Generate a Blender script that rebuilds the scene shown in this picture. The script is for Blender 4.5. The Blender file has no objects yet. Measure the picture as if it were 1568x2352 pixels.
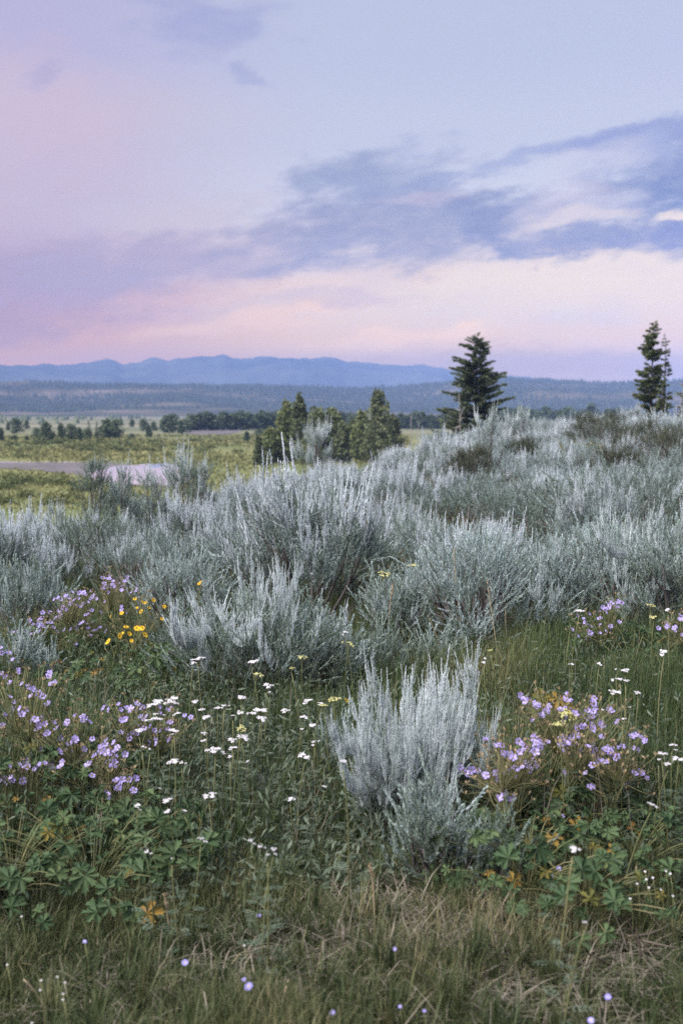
import bpy, math, random
import numpy as np
from mathutils import Vector

R = np.random.default_rng(11)
random.seed(11)
SC = bpy.context.scene
COL = SC.collection
rad = math.radians

# ------------------------------------------------------------------ camera
PW, PH, FPX = 1568.0, 2352.0, 2613.0           # the photograph at reading size; focal length in its pixels
EYE, PITCH = 1.5, rad(5.05)
cam = bpy.data.cameras.new('camera'); camo = bpy.data.objects.new('camera', cam); COL.objects.link(camo)
cam.sensor_fit = 'VERTICAL'; cam.sensor_height = 36.0; cam.lens = 36.0 * FPX / PH
cam.clip_start = 0.05; cam.clip_end = 30000
camo.location = (0, 0, EYE); camo.rotation_euler = (math.pi / 2 - PITCH, 0, 0)
cam.dof.use_dof = True; cam.dof.focus_distance = 5.6; cam.dof.aperture_fstop = 3.4
SC.camera = camo

SC.render.engine = 'CYCLES'
SC.cycles.use_denoising = False
SC.cycles.max_bounces = 6; SC.cycles.diffuse_bounces = 4; SC.cycles.glossy_bounces = 2
SC.cycles.transmission_bounces = 3; SC.cycles.transparent_max_bounces = 8; SC.cycles.volume_bounces = 0
SC.cycles.use_adaptive_sampling = True; SC.cycles.adaptive_threshold = 0.015
SC.view_settings.view_transform = 'Standard'; SC.view_settings.look = 'None'
SC.view_settings.gamma = 1.0; SC.view_settings.use_curve_mapping = False
SC.view_settings.exposure = 0.90


def lin(c, k=1.0):
    return tuple(k * ((v / 255 / 12.92) if v / 255 <= 0.04045 else ((v / 255 + 0.055) / 1.055) ** 2.4) for v in c)


def ray(px, py):
    dx, dy = (px - PW / 2) / FPX, (PH / 2 - py) / FPX
    c, s = math.cos(PITCH), math.sin(PITCH)
    v = np.array([dx, c + s * dy, -s + c * dy])
    return v / np.linalg.norm(v)


def azel(px, py):
    d = ray(px, py)
    return math.atan2(d[0], d[1]), math.asin(d[2])


# ------------------------------------------------------------------ sky
SUN_EL, SUN_AZ = rad(52), rad(-125)            # soft dusk glow from behind the camera, a little to the left
world = bpy.data.worlds.new('World'); SC.world = world; world.use_nodes = True
nt = world.node_tree; nt.nodes.clear()
N, L = nt.nodes.new, nt.links.new


def inp(sock, v):
    if isinstance(v, bpy.types.NodeSocket): L(v, sock)
    else: sock.default_value = v


def m(op, a, b=0.0, c=0.0):
    n = N('ShaderNodeMath'); n.operation = op
    inp(n.inputs[0], a); inp(n.inputs[1], b)
    if op in ('MULTIPLY_ADD',): inp(n.inputs[2], c)
    return n.outputs[0]


def mixc(f, a, b):
    n = N('ShaderNodeMix'); n.data_type = 'RGBA'; n.clamp_factor = True
    inp(n.inputs[0], f); inp(n.inputs[6], a if isinstance(a, bpy.types.NodeSocket) else (*a, 1))
    inp(n.inputs[7], b if isinstance(b, bpy.types.NodeSocket) else (*b, 1))
    return n.outputs[2]


def smooth(v, lo, hi, to0=0.0, to1=1.0):
    n = N('ShaderNodeMapRange'); n.interpolation_type = 'SMOOTHSTEP'
    inp(n.inputs[0], v); n.inputs[1].default_value = lo; n.inputs[2].default_value = hi
    n.inputs[3].default_value = to0; n.inputs[4].default_value = to1
    return n.outputs[0]


def noise(vec, scale, detail=4.0, rough=0.55, dist=0.0):
    n = N('ShaderNodeTexNoise'); L(vec, n.inputs['Vector'])
    n.inputs['Scale'].default_value = scale; n.inputs['Detail'].default_value = detail
    n.inputs['Roughness'].default_value = rough; n.inputs['Distortion'].default_value = dist
    return n


tc = N('ShaderNodeTexCoord'); sx = N('ShaderNodeSeparateXYZ'); L(tc.outputs['Generated'], sx.inputs[0])
AZ = m('ARCTAN2', sx.outputs[0], sx.outputs[1])
EL = m('ARCSINE', sx.outputs[2])
# stretched cloud-space: long and thin along the horizon, tilted the way the band climbs to the right
cmb = N('ShaderNodeCombineXYZ')
L(AZ, cmb.inputs[0]); L(m('MULTIPLY', m('SUBTRACT', EL, m('MULTIPLY', AZ, 0.10)), 2.6), cmb.inputs[1])
CS = cmb.outputs[0]
nw = noise(CS, 9.0, 5.0, 0.6)
sw = N('ShaderNodeSeparateColor'); L(nw.outputs['Color'], sw.inputs[0])
WX = m('MULTIPLY', m('SUBTRACT', sw.outputs[0], 0.5), 0.13)
WY = m('MULTIPLY', m('SUBTRACT', sw.outputs[1], 0.5), 0.055)
AZW, ELW = m('ADD', AZ, WX), m('ADD', EL, WY)
FINE = noise(CS, 22.0, 6.0, 0.62).outputs[0]
WISP = smooth(noise(CS, 30.0, 8.0, 0.65, 0.6).outputs[0], 0.30, 0.62, 0.74, 1.0)
BIG = noise(CS, 5.0, 4.0, 0.55).outputs[0]


def ramp(stops, x0, pxl):
    """colour by elevation, stops given as (photo row, colour)"""
    n = N('ShaderNodeValToRGB'); cr = n.color_ramp; cr.interpolation = 'EASE'
    lo, hi = -0.05, 0.75
    pts = []
    for py, c in stops:
        e = azel(pxl, py)[1] if py > -400 else (0.5 if py > -900 else 0.75)
        pts.append(((e - lo) / (hi - lo), behind(c, e)))
    pts.sort(key=lambda p: p[0])
    cr.elements[0].position, cr.elements[0].color = pts[0][0], (*pts[0][1], 1)
    cr.elements[1].position, cr.elements[1].color = pts[-1][0], (*pts[-1][1], 1)
    for p, c in pts[1:-1]:
        e = cr.elements.new(p); e.color = (*c, 1)
    L(m('DIVIDE', m('SUBTRACT', EL, lo), hi - lo), n.inputs[0])
    return n.outputs[0]


SKYK = 1.0 / 2 ** SC.view_settings.exposure     # the colours below are read off the photograph as exposed


HAZE_K, HAZE_TOP, HAZE_BACK = 0.00016, 385.0, 8400.0
HAZE_GLOW = (0.34, 0.46, 0.86)                    # light the haze itself sends to the eye when it is thick


def P(*c): return lin(c)


def behind(c, el):
    """the colour the sky has behind the haze that lies in front of it at this elevation"""
    T = math.exp(-HAZE_K * min(HAZE_BACK, HAZE_TOP / max(0.001, math.tan(max(el, 0.001)))))
    return tuple(SKYK * max(0.04, (v - (1 - T) * h) / T) for v, h in zip(c, HAZE_GLOW))


right = ramp([(940, P(190, 183, 210)), (850, P(194, 186, 213)), (790, P(222, 203, 213)), (700, P(231, 214, 219)), (600, P(227, 215, 225)),
              (450, P(207, 211, 232)), (300, P(198, 204, 228)), (100, P(192, 200, 227)), (-500, P(176, 190, 226)), (-1000, P(158, 174, 216))], 0, 1200)
left = ramp([(940, P(212, 184, 204)), (850, P(214, 188, 206)), (780, P(210, 184, 205)), (700, P(198, 178, 210)), (620, P(188, 176, 211)), (500, P(202, 188, 214)),
             (350, P(203, 190, 217)), (250, P(206, 192, 217)), (100, P(190, 186, 221)), (-500, P(172, 176, 216)), (-1000, P(158, 174, 216))], 0, 150)
lr = smooth(m('ADD', AZ, m('MULTIPLY', WX, 0.5)), azel(60, 600)[0], azel(820, 600)[0])
sky = mixc(lr, left, right)


def blob(px, py, rx, ry, rot, col, amt, soft=(1.25, 0.35), fine=0.9):
    """a bank of cloud: an ellipse in the sky broken up by noise (rot in degrees, climbing to the right is +)"""
    global sky
    a0, e0 = azel(px, py); col = behind(col, e0); ra, re = rx / FPX, ry / FPX
    c, s = math.cos(rad(rot)), math.sin(rad(rot))
    da, de = m('SUBTRACT', AZW, a0), m('SUBTRACT', ELW, e0)
    u = m('DIVIDE', m('MULTIPLY_ADD', da, c, m('MULTIPLY', de, s)), ra)
    v = m('DIVIDE', m('MULTIPLY_ADD', de, c, m('MULTIPLY', da, -s)), re)
    r = m('SQRT', m('MULTIPLY_ADD', u, u, m('MULTIPLY', v, v)))
    r = m('ADD', r, m('MULTIPLY', m('SUBTRACT', FINE, 0.5), fine * 2))
    sky = mixc(m('MULTIPLY', m('MULTIPLY', smooth(r, soft[1], soft[0], 1.0, 0.0), amt), WISP), sky, col)


# bright breaks under the band first, then the lavender banks on top of them
blob(1250, 655, 460, 100, 2, P(237, 223, 219), .75)
blob(760, 645, 300, 50, 8, P(236, 212, 213), .6)
blob(330, 700, 300, 50, 10, P(216, 186, 206), .6)
blob(560, 735, 300, 24, 7, P(238, 210, 212), .7)
blob(900, 778, 190, 28, 4, P(240, 214, 214), .75)
blob(40, 260, 240, 150, 0, P(213, 194, 215), .45)
blob(430, 480, 260, 40, 5, P(208, 199, 220), .5)
blob(80, 650, 560, 95, 8, P(178, 169, 206), .7)
blob(10, 745, 230, 66, 6, P(186, 168, 203), .6)
blob(540, 570, 520, 66, 7, P(180, 175, 209), .6)
blob(940, 520, 400, 90, 4, P(154, 162, 202), .85)
blob(870, 415, 230, 78, 4, P(152, 162, 203), .85)
blob(1180, 500, 190, 72, 0, P(144, 154, 199), .9)
blob(1300, 335, 300, 26, 10, P(164, 173, 216), .75)
blob(1560, 400, 240, 105, 14, P(132, 147, 197), 1.0)
blob(1500, 300, 200, 34, 8, P(150, 162, 212), .8)
blob(1400, 545, 290, 38, 0, P(148, 158, 203), .9)
blob(1560, 545, 150, 50, 3, P(140, 153, 207), .8)
blob(960, 464, 120, 18, 6, P(206, 194, 216), .5)
blob(1300, 470, 120, 60, 20, P(214, 208, 226), .6)
blob(1320, 500, 110, 22, 8, P(236, 222, 226), .6)
blob(1390, 350, 130, 24, 12, P(206, 206, 228), .6)
blob(1515, 494, 58, 16, 3, P(244, 228, 224), .95)
blob(480, 60, 160, 60, 0, P(166, 172, 216), .75)
blob(450, 125, 130, 34, 0, P(180, 183, 220), .6)
blob(600, 172, 44, 26, 0, P(170, 176, 217), .7)
blob(112, 182, 38, 36, 0, P(180, 176, 213), .6)
blob(1350, 840, 460, 44, 0, P(182, 179, 210), .7)
blob(760, 690, 220, 26, 4, P(204, 193, 217), .6)
# thin drifting veil everywhere
sky = mixc(smooth(BIG, 0.45, 0.75, 0.0, 0.30), sky, tuple(SKYK * v for v in P(206, 204, 228)))
st = N('ShaderNodeTexSky'); st.sky_type = 'NISHITA'; st.sun_disc = False
st.sun_elevation = SUN_EL; st.sun_rotation = SUN_AZ; st.altitude = 2000
bg1 = N('ShaderNodeBackground'); L(st.outputs[0], bg1.inputs[0]); bg1.inputs[1].default_value = 0.012
bg2 = N('ShaderNodeBackground'); L(sky, bg2.inputs[0]); bg2.inputs[1].default_value = 0.95
ad = N('ShaderNodeAddShader'); L(bg1.outputs[0], ad.inputs[0]); L(bg2.outputs[0], ad.inputs[1])
wo = N('ShaderNodeOutputWorld'); L(ad.outputs[0], wo.inputs['Surface'])
world.cycles.sampling_method = 'MANUAL'; world.cycles.sample_map_resolution = 512

# ------------------------------------------------------------------ sun (soft dusk glow)
sl = bpy.data.lights.new('sun', 'SUN'); sl.energy = 5.0; sl.angle = rad(50); sl.color = (1.0, 0.94, 0.92)
so = bpy.data.objects.new('sun', sl); COL.objects.link(so)
sd = Vector((math.sin(SUN_AZ) * math.cos(SUN_EL), math.cos(SUN_AZ) * math.cos(SUN_EL), math.sin(SUN_EL)))
so.rotation_euler = sd.to_track_quat('Z', 'Y').to_euler(); so.location = (0, -20, 30)


# ------------------------------------------------------------------ helpers: meshes
class MB:
    """collects triangles, then becomes ONE mesh"""
    def __init__(s): s.v, s.f, s.t, s.m, s.n = [], [], [], [], 0

    def add(s, v, f, tint=0.5, mat=0):
        v = np.asarray(v, float).reshape(-1, 3); f = np.asarray(f, int).reshape(-1, 3)
        s.v.append(v); s.f.append(f + s.n); s.n += len(v)
        s.t.append(np.broadcast_to(np.asarray(tint, float), (len(v),))); s.m.append(np.full(len(f), mat))
        return s

    def stamp(s, tv, tf, M, loc, tint=0.5, mat=0, tt=None):
        """copies of a template: M (K,3,3), loc (K,3), tint (K,)"""
        K, n = len(loc), len(tv)
        if K == 0: return s
        V = np.einsum('kij,nj->kni', M, tv) + loc[:, None, :]
        F = tf[None] + (np.arange(K) * n)[:, None, None]
        T = np.broadcast_to(np.asarray(tint, float).reshape(-1, 1), (K, n))
        if tt is not None: T = T + tt[None]
        return s.add(V.reshape(-1, 3), F.reshape(-1, 3), T.reshape(-1), mat)

    def data(s): return np.concatenate(s.v), np.concatenate(s.f), np.concatenate(s.t)

    def mesh(s, name, mats, smooth=False):
        me = bpy.data.meshes.new(name)
        V, F, T = s.data(); MI = np.concatenate(s.m)
        me.vertices.add(len(V)); me.vertices.foreach_set('co', V.astype(np.float32).ravel())
        me.loops.add(F.size); me.loops.foreach_set('vertex_index', F.astype(np.int32).ravel())
        me.polygons.add(len(F)); me.polygons.foreach_set('loop_start', np.arange(0, F.size, 3, dtype=np.int32))
        me.polygons.foreach_set('material_index', MI.astype(np.int32))
        if smooth: me.polygons.foreach_set('use_smooth', np.ones(len(F), bool))
        at = me.attributes.new('tint', 'FLOAT', 'POINT'); at.data.foreach_set('value', T.astype(np.float32))
        for mt in (mats if isinstance(mats, (list, tuple)) else [mats]): me.materials.append(mt)
        me.update(calc_edges=True)
        return me


def unit(a): return a / np.maximum(np.linalg.norm(a, axis=-1, keepdims=True), 1e-9)


def frames(d, hint, sc=1.0):
    """matrices whose y axis is d and whose z axis leans to hint; sc scalar, (K,) or (K,3)"""
    d = unit(np.asarray(d, float)); h = np.broadcast_to(np.asarray(hint, float), d.shape)
    x = np.cross(d, h); bad = np.linalg.norm(x, axis=1) < 1e-4
    if bad.any(): x[bad] = np.cross(d[bad], [1.0, 0.3, 0.1])
    x = unit(x); z = np.cross(x, d)
    M = np.stack([x, d, z], axis=2)
    sc = np.asarray(sc, float)
    if sc.ndim == 1: sc = sc[:, None]
    return M * (sc[:, None, :] if sc.ndim == 2 else sc)


def rotz(a):
    a = np.atleast_1d(a); c, s = np.cos(a), np.sin(a); o, z = np.ones_like(a), np.zeros_like(a)
    return np.stack([np.stack([c, -s, z], 1), np.stack([s, c, z], 1), np.stack([z, z, o], 1)], 1)


def tube(mb, pts, rr, sides=5, tint=0.5, mat=0):
    pts = np.asarray(pts, float); n = len(pts); rr = np.broadcast_to(np.asarray(rr, float), (n,))
    d = np.gradient(pts, axis=0); d = unit(d)
    a = np.where(np.abs(d[:, 2:3]) > 0.9, [[1.0, 0, 0]], [[0, 0, 1.0]])
    u = unit(np.cross(d, a)); w = np.cross(d, u)
    th = np.linspace(0, 2 * np.pi, sides, endpoint=False)
    V = pts[:, None] + rr[:, None, None] * (np.cos(th)[None, :, None] * u[:, None] + np.sin(th)[None, :, None] * w[:, None])
    F = []
    for i in range(n - 1):
        for j in range(sides):
            a0, b0 = i * sides + j, i * sides + (j + 1) % sides
            F += [(a0, b0, b0 + sides), (a0, b0 + sides, a0 + sides)]
    V = V.reshape(-1, 3)
    F += [((n - 1) * sides, (n - 1) * sides + j, (n - 1) * sides + j + 1) for j in range(1, sides - 1)]
    return mb.add(V, F, tint, mat)


def bez(p0, p1, p2, n=6):
    t = np.linspace(0, 1, n)[:, None]
    return (1 - t) ** 2 * np.asarray(p0, float) + 2 * t * (1 - t) * np.asarray(p1, float) + t * t * np.asarray(p2, float)


def obj(name, me, parent=None, loc=None, rz=0.0, kind=None):
    o = bpy.data.objects.new(name, me); COL.objects.link(o)
    if parent is not None: o.parent = parent
    if loc is not None: o.location = loc
    if rz: o.rotation_euler = (0, 0, rz)
    if kind: o['kind'] = kind
    return o


def thing(name, label, cat, loc, rz=0.0, group=None, sc=1.0, me=None):
    o = bpy.data.objects.new(name, me); COL.objects.link(o)
    o.location = loc; o.rotation_euler = (0, 0, rz); o.scale = (sc, sc, sc) if np.isscalar(sc) else sc
    o['label'] = label; o['category'] = cat
    if group: o['group'] = group
    return o


def copy_thing(src, loc, rz, sc, label, group=None):
    c = src.copy(); COL.objects.link(c)
    c.location = loc; c.rotation_euler = (0, 0, rz); c.scale = (sc, sc, sc) if np.isscalar(sc) else sc
    c['label'] = label
    if group: c['group'] = group
    for ch in src.children:
        d = ch.copy(); COL.objects.link(d); d.parent = c
        for g in ch.children:
            e = g.copy(); COL.objects.link(e); e.parent = d
    return c


# ------------------------------------------------------------------ helpers: materials
def mat(name, stops, rough=0.75, trans=0.0, vary=0.25, nscale=6.0, spec=0.2, coords='Object', bump=0.0, ovary=None):
    """colour from the 'tint' attribute through a ramp, broken up by noise and by object"""
    mt = bpy.data.materials.new(name); mt.use_nodes = True
    t = mt.node_tree; t.nodes.clear(); n, l = t.nodes.new, t.links.new
    at = n('ShaderNodeAttribute'); at.attribute_name = 'tint'
    co = n('ShaderNodeTexCoord'); nz = n('ShaderNodeTexNoise'); l(co.outputs[coords], nz.inputs['Vector'])
    nz.inputs['Scale'].default_value = nscale; nz.inputs['Detail'].default_value = 3
    oi = n('ShaderNodeObjectInfo')
    a1 = n('ShaderNodeMath'); a1.operation = 'MULTIPLY_ADD'; l(nz.outputs[0], a1.inputs[0]); a1.inputs[1].default_value = vary
    l(at.outputs['Fac'], a1.inputs[2])
    a2 = n('ShaderNodeMath'); a2.operation = 'MULTIPLY_ADD'; l(oi.outputs['Random'], a2.inputs[0]); a2.inputs[1].default_value = vary if ovary is None else ovary
    l(a1.outputs[0], a2.inputs[2])
    a3 = n('ShaderNodeMath'); a3.operation = 'SUBTRACT'; l(a2.outputs[0], a3.inputs[0]); a3.inputs[1].default_value = vary / 2 + (vary if ovary is None else ovary) / 2
    cr = n('ShaderNodeValToRGB'); l(a3.outputs[0], cr.inputs[0])
    k = len(stops); el = cr.color_ramp.elements
    el[0].color = (*stops[0], 1); el[1].color = (*stops[-1], 1)
    for i in range(1, k - 1): el.new(i / (k - 1)).color = (*stops[i], 1)
    b = n('ShaderNodeBsdfPrincipled'); l(cr.outputs[0], b.inputs['Base Color'])
    b.inputs['Roughness'].default_value = rough; b.inputs['Specular IOR Level'].default_value = spec
    out = n('ShaderNodeOutputMaterial'); last = b.outputs[0]
    if trans > 0:
        tr = n('ShaderNodeBsdfTranslucent'); l(cr.outputs[0], tr.inputs[0])
        mx = n('ShaderNodeMixShader'); mx.inputs[0].default_value = trans
        l(last, mx.inputs[1]); l(tr.outputs[0], mx.inputs[2]); last = mx.outputs[0]
    if bump > 0:
        bp = n('ShaderNodeBump'); bp.inputs['Strength'].default_value = bump; l(nz.outputs[0], bp.inputs['Height']); l(bp.outputs[0], b.inputs['Normal'])
    l(last, out.inputs['Surface'])
    return mt


# ------------------------------------------------------------------ the lie of the land
VALLEY = -7.5


def rim(x): return np.clip(30 + 3.2 * np.asarray(x, float), 13, 58)


def land(x, y):
    x = np.asarray(x, float); y = np.asarray(y, float)
    yy = np.clip(y, 0, 60)
    up = 0.42 * np.tanh(0.0026 * x * yy / 0.42)
    up = up - 0.022 * np.clip(y - 8, 0, 40) / (1 + np.exp(np.clip(x / 1.4, -30, 30)))
    up = up - 0.05 * np.clip(y - 8, 0, 12) / (1 + np.exp(np.clip((x + 3.0) / .5, -30, 30)))
    up = up - 0.019 * np.clip(y - 12, 0, 30) / (1 + np.exp(np.clip((x - 9.0) / 1.3, -30, 30)))
    near = np.exp(-((x ** 2 + y ** 2) / 60.0 ** 2))
    up = up + near * (0.05 * np.sin(1.3 * x + 0.4 * y) * np.sin(0.9 * y - 0.5 * x) + 0.03 * np.sin(2.9 * x - 1.7 * y))
    r = rim(x); s = np.clip((y - r) / 42.0, 0, 1); s = s * s * (3 - 2 * s)
    side = np.clip((np.abs(x) - 60) / 60.0, 0, 1)
    s = np.maximum(s, side * side * (3 - 2 * side))
    return up * (1 - s) + VALLEY * s


def ground(px, py, hgt=0.0):
    """the point the photo's pixel shows, hgt above the land"""
    d = ray(px, py); t0 = 1.0
    ts = np.geomspace(1.0, 600.0, 1500)
    p = np.array([0, 0, EYE]) + ts[:, None] * d
    g = p[:, 2] - (land(p[:, 0], p[:, 1]) + hgt)
    i = int(np.argmax(g < 0)) if (g < 0).any() else len(ts) - 1
    t = ts[i] if i == 0 else ts[i - 1] + (ts[i] - ts[i - 1]) * g[i - 1] / (g[i - 1] - g[i] + 1e-9)
    return np.array([0, 0, EYE]) + t * d


def at_depth(px, py, y):
    d = ray(px, py); return np.array([0, 0, EYE]) + d * (y / d[1])


def seat(x, y, dz=0.0): return (float(x), float(y), float(land(x, y)) + dz)

# ------------------------------------------------------------------ ground sheet out to the horizon
def nodes_mat(name):
    mt = bpy.data.materials.new(name); mt.use_nodes = True
    return mt, mt.node_tree, mt.node_tree.nodes['Principled BSDF']


def ramp_node(t, fac, stops):
    cr = t.nodes.new('ShaderNodeValToRGB'); t.links.new(fac, cr.inputs[0])
    for i, (p, c) in enumerate(stops):
        e = cr.color_ramp.elements[i] if i < 2 else cr.color_ramp.elements.new(p)
        e.position = p; e.color = (*c, 1)
    return cr.outputs[0]


def tnoise(t, scale, detail=5, rough=0.6, stretch=None):
    co = t.nodes.new('ShaderNodeTexCoord'); n = t.nodes.new('ShaderNodeTexNoise')
    v = co.outputs['Object']
    if stretch:
        mp = t.nodes.new('ShaderNodeMapping'); mp.inputs['Scale'].default_value = stretch; t.links.new(v, mp.inputs[0]); v = mp.outputs[0]
    t.links.new(v, n.inputs['Vector']); n.inputs['Scale'].default_value = scale
    n.inputs['Detail'].default_value = detail; n.inputs['Roughness'].default_value = rough
    return n.outputs[0]


def tmix(t, f, a, b):
    n = t.nodes.new('ShaderNodeMix'); n.data_type = 'RGBA'; t.links.new(f, n.inputs[0])
    t.links.new(a, n.inputs[6]); t.links.new(b, n.inputs[7]); return n.outputs[2]


def tramp(t, v, lo, hi):
    n = t.nodes.new('ShaderNodeMapRange'); n.interpolation_type = 'SMOOTHSTEP'; t.links.new(v, n.inputs[0])
    n.inputs[1].default_value = lo; n.inputs[2].default_value = hi; return n.outputs[0]


gm, t, b = nodes_mat('earth_and_meadow')
b.inputs['Roughness'].default_value = 0.95; b.inputs['Specular IOR Level'].default_value = 0.1
soil = ramp_node(t, tnoise(t, 9.0, 8, 0.7), [(0.30, (0.030, 0.030, 0.018)), (0.72, (0.090, 0.080, 0.055)), (0.52, (0.050, 0.052, 0.026))])
mead = ramp_node(t, tnoise(t, 0.035, 7, 0.65, (1, 0.45, 1)), [(0.30, (0.065, 0.095, 0.036)), (0.75, (0.20, 0.19, 0.088)), (0.45, (0.11, 0.128, 0.05)), (0.58, (0.155, 0.16, 0.066))])
plain = ramp_node(t, tnoise(t, 0.006, 6, 0.6, (0.5, 1.6, 1)), [(0.32, (0.10, 0.12, 0.07)), (0.66, (0.22, 0.20, 0.15)), (0.5, (0.14, 0.14, 0.085))])
ge = t.nodes.new('ShaderNodeNewGeometry'); sp = t.nodes.new('ShaderNodeSeparateXYZ'); t.links.new(ge.outputs['Position'], sp.inputs[0])
col = tmix(t, tramp(t, sp.outputs[2], -1.2, -3.0), soil, mead)
ln = t.nodes.new('ShaderNodeVectorMath'); ln.operation = 'LENGTH'; t.links.new(ge.outputs['Position'], ln.inputs[0])
col = tmix(t, tramp(t, ln.outputs['Value'], 330, 560), col, plain)
t.links.new(col, b.inputs['Base Color'])
bp = t.nodes.new('ShaderNodeBump'); bp.inputs['Strength'].default_value = 0.6; t.links.new(tnoise(t, 14.0, 6, 0.7), bp.inputs['Height']); t.links.new(bp.outputs[0], b.inputs['Normal'])

az = np.concatenate([np.linspace(-180, -26, 45)[:-1], np.linspace(-26, 26, 230), np.linspace(26, 180, 45)[1:-1]])
az = np.radians(az); rr = np.concatenate([[0.0], np.geomspace(0.6, 8350, 300)])
A, RR = np.meshgrid(az, rr)
X, Y = RR * np.sin(A), RR * np.cos(A)
Z = land(X, Y)
nA = len(az); V = np.stack([X, Y, Z], -1).reshape(-1, 3)
i, j = np.meshgrid(np.arange(len(rr) - 1), np.arange(nA), indexing='ij'); j2 = (j + 1) % nA
q = np.stack([i * nA + j, i * nA + j2, (i + 1) * nA + j2, (i + 1) * nA + j], -1).reshape(-1, 4)
gb = MB(); gb.add(V, np.concatenate([q[:, [0, 2, 1]], q[:, [0, 3, 2]]]))
obj('ground', gb.mesh('ground', gm, True), kind='structure')


def sheet(name, pts, z, mt):
    """a flat sheet on the valley floor whose outline is where the photo shows it"""
    P3 = []
    for px, py in pts:
        d = ray(px, py); tt = (z - EYE) / d[2]; P3.append((d[0] * tt, d[1] * tt, z))
    n = len(P3); P3 = np.array(P3); c = P3.mean(0)
    # densify the outline with a little wobble so that the bank is not a polygon
    out = []
    for k in range(n):
        a, bb = P3[k], P3[(k + 1) % n]
        for s in np.linspace(0, 1, 8)[:-1]:
            p = a + (bb - a) * s
            w = 1 + R.normal(0, .022)
            p = c + (p - c) * np.array([w, w, 1]); out.append(p)
    me = bpy.data.meshes.new(name); me.from_pydata([tuple(p) for p in out], [], [tuple(range(len(out)))[::-1]]); me.materials.append(mt)
    return obj(name, me, kind='structure')


wm, t, b = nodes_mat('water')
b.inputs['Base Color'].default_value = (0.34, 0.32, 0.35, 1); b.inputs['Roughness'].default_value = 0.015; b.inputs['IOR'].default_value = 1.33
b.inputs['Specular IOR Level'].default_value = 0.8
bp = t.nodes.new('ShaderNodeBump'); bp.inputs['Strength'].default_value = 0.006; t.links.new(tnoise(t, 0.8, 3, 0.5, (1, 3, 1)), bp.inputs['Height']); t.links.new(bp.outputs[0], b.inputs['Normal'])
mm, t, b = nodes_mat('river_mud')
b.inputs['Roughness'].default_value = 0.9
t.links.new(ramp_node(t, tnoise(t, 0.25, 7, 0.65, (1, .4, 1)), [(0.3, (0.055, 0.05, 0.05)), (0.7, (0.13, 0.115, 0.115))]), b.inputs['Base Color'])
MUD_PX = [(-160, 1064), (60, 1063), (200, 1064), (300, 1066), (296, 1072), (240, 1083), (196, 1093), (150, 1088), (90, 1080), (0, 1075), (-160, 1078)]
sheet('mud_bank', MUD_PX, VALLEY + 0.06, mm)
WATER_PX = [(184, 1094), (206, 1084), (240, 1077), (262, 1071), (300, 1068), (340, 1065), (383, 1064), (405, 1068), (430, 1080), (445, 1094), (430, 1108), (400, 1114), (350, 1116), (290, 1113), (240, 1107), (205, 1100)]
sheet('water', WATER_PX, VALLEY + 0.12, wm)
sheet('river', [(-160, 1061), (60, 1060.6), (200, 1060.4), (280, 1060.8), (285, 1063), (200, 1063.2), (60, 1062.8), (-160, 1063.4)], VALLEY + 0.03, wm)
sheet('gravel_bar', [(395, 988), (440, 986), (560, 984), (555, 990), (520, 998), (480, 999), (440, 997)], VALLEY + 0.08, mm)


# ------------------------------------------------------------------ hills and mountains
def fbm1(a, seed, octs, amp):
    rg = np.random.default_rng(seed); o = np.zeros_like(a)
    for k in range(octs):
        f, ph = 14 * 2 ** k, rg.uniform(0, 6.28); o += amp / 1.7 ** k * np.sin(a * f + ph + 1.3 * np.sin(a * f * .37 + ph))
    return o


def ridge(name, crest, r0, rc, r1, mt, rough, nseed, n_r=60, lift=0.0):
    """a range of hills: the crest line as the photo shows it, falling to the plain in front and behind"""
    az = np.radians(np.linspace(-62, 62, 900)); rr = np.concatenate([np.linspace(r0, rc, n_r), np.linspace(rc, r1, 14)[1:]])
    cx = [azel(px, 945)[0] for px, py in crest]; ce = [math.tan(azel(px, py)[1]) for px, py in crest]
    top = np.interp(az, cx, ce)
    edge = np.clip((np.abs(az) - rad(17)) / rad(20), 0, 1); top = top * (1 - .5 * edge) + .035 * .5 * edge + fbm1(az, nseed + 9, 4, .006) * edge
    top = (top * rc + EYE) - VALLEY + fbm1(az * 3, nseed, 6, rough) + rough * .5 * np.abs(fbm1(az * 9, nseed + 3, 4, 1.0))
    A, RR = np.meshgrid(az, rr)
    u = np.where(RR <= rc, (RR - r0) / (rc - r0), (r1 - RR) / (r1 - rc))
    prof = np.clip(u, 0, 1) ** 1.25
    rg = np.random.default_rng(nseed)
    X, Y = RR * np.sin(A), RR * np.cos(A); nz = np.zeros_like(X); wl = (rc - r0) * .9
    for k in range(6):
        th, ph = rg.uniform(0, 3.14), rg.uniform(0, 6.28, 2); kx, ky = np.cos(th) / wl * 6.28, np.sin(th) / wl * 6.28
        nz += .55 ** k * np.sin(kx * X + ky * Y + ph[0]) * np.sin(-ky * X * .8 + kx * Y * .8 + ph[1]); wl *= .52
    amp = np.sin(np.pi * np.clip(u, 0, 1)) * (RR <= rc)
    Z = VALLEY - 2 * (u <= 0) + top[None] * np.clip(prof * (1 + .0 * nz) + .16 * nz * amp, 0, 1.0)
    nA = len(az); V = np.stack([X, Y, Z], -1).reshape(-1, 3)
    i, j = np.meshgrid(np.arange(len(rr) - 1), np.arange(nA - 1), indexing='ij')
    q = np.stack([i * nA + j, i * nA + j + 1, (i + 1) * nA + j + 1, (i + 1) * nA + j], -1).reshape(-1, 4)
    me = MB().add(V, np.concatenate([q[:, [0, 2, 1]], q[:, [0, 3, 2]]])).mesh(name, mt, True)
    return obj(name, me, kind='structure'), (az, rr, Z)


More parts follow.
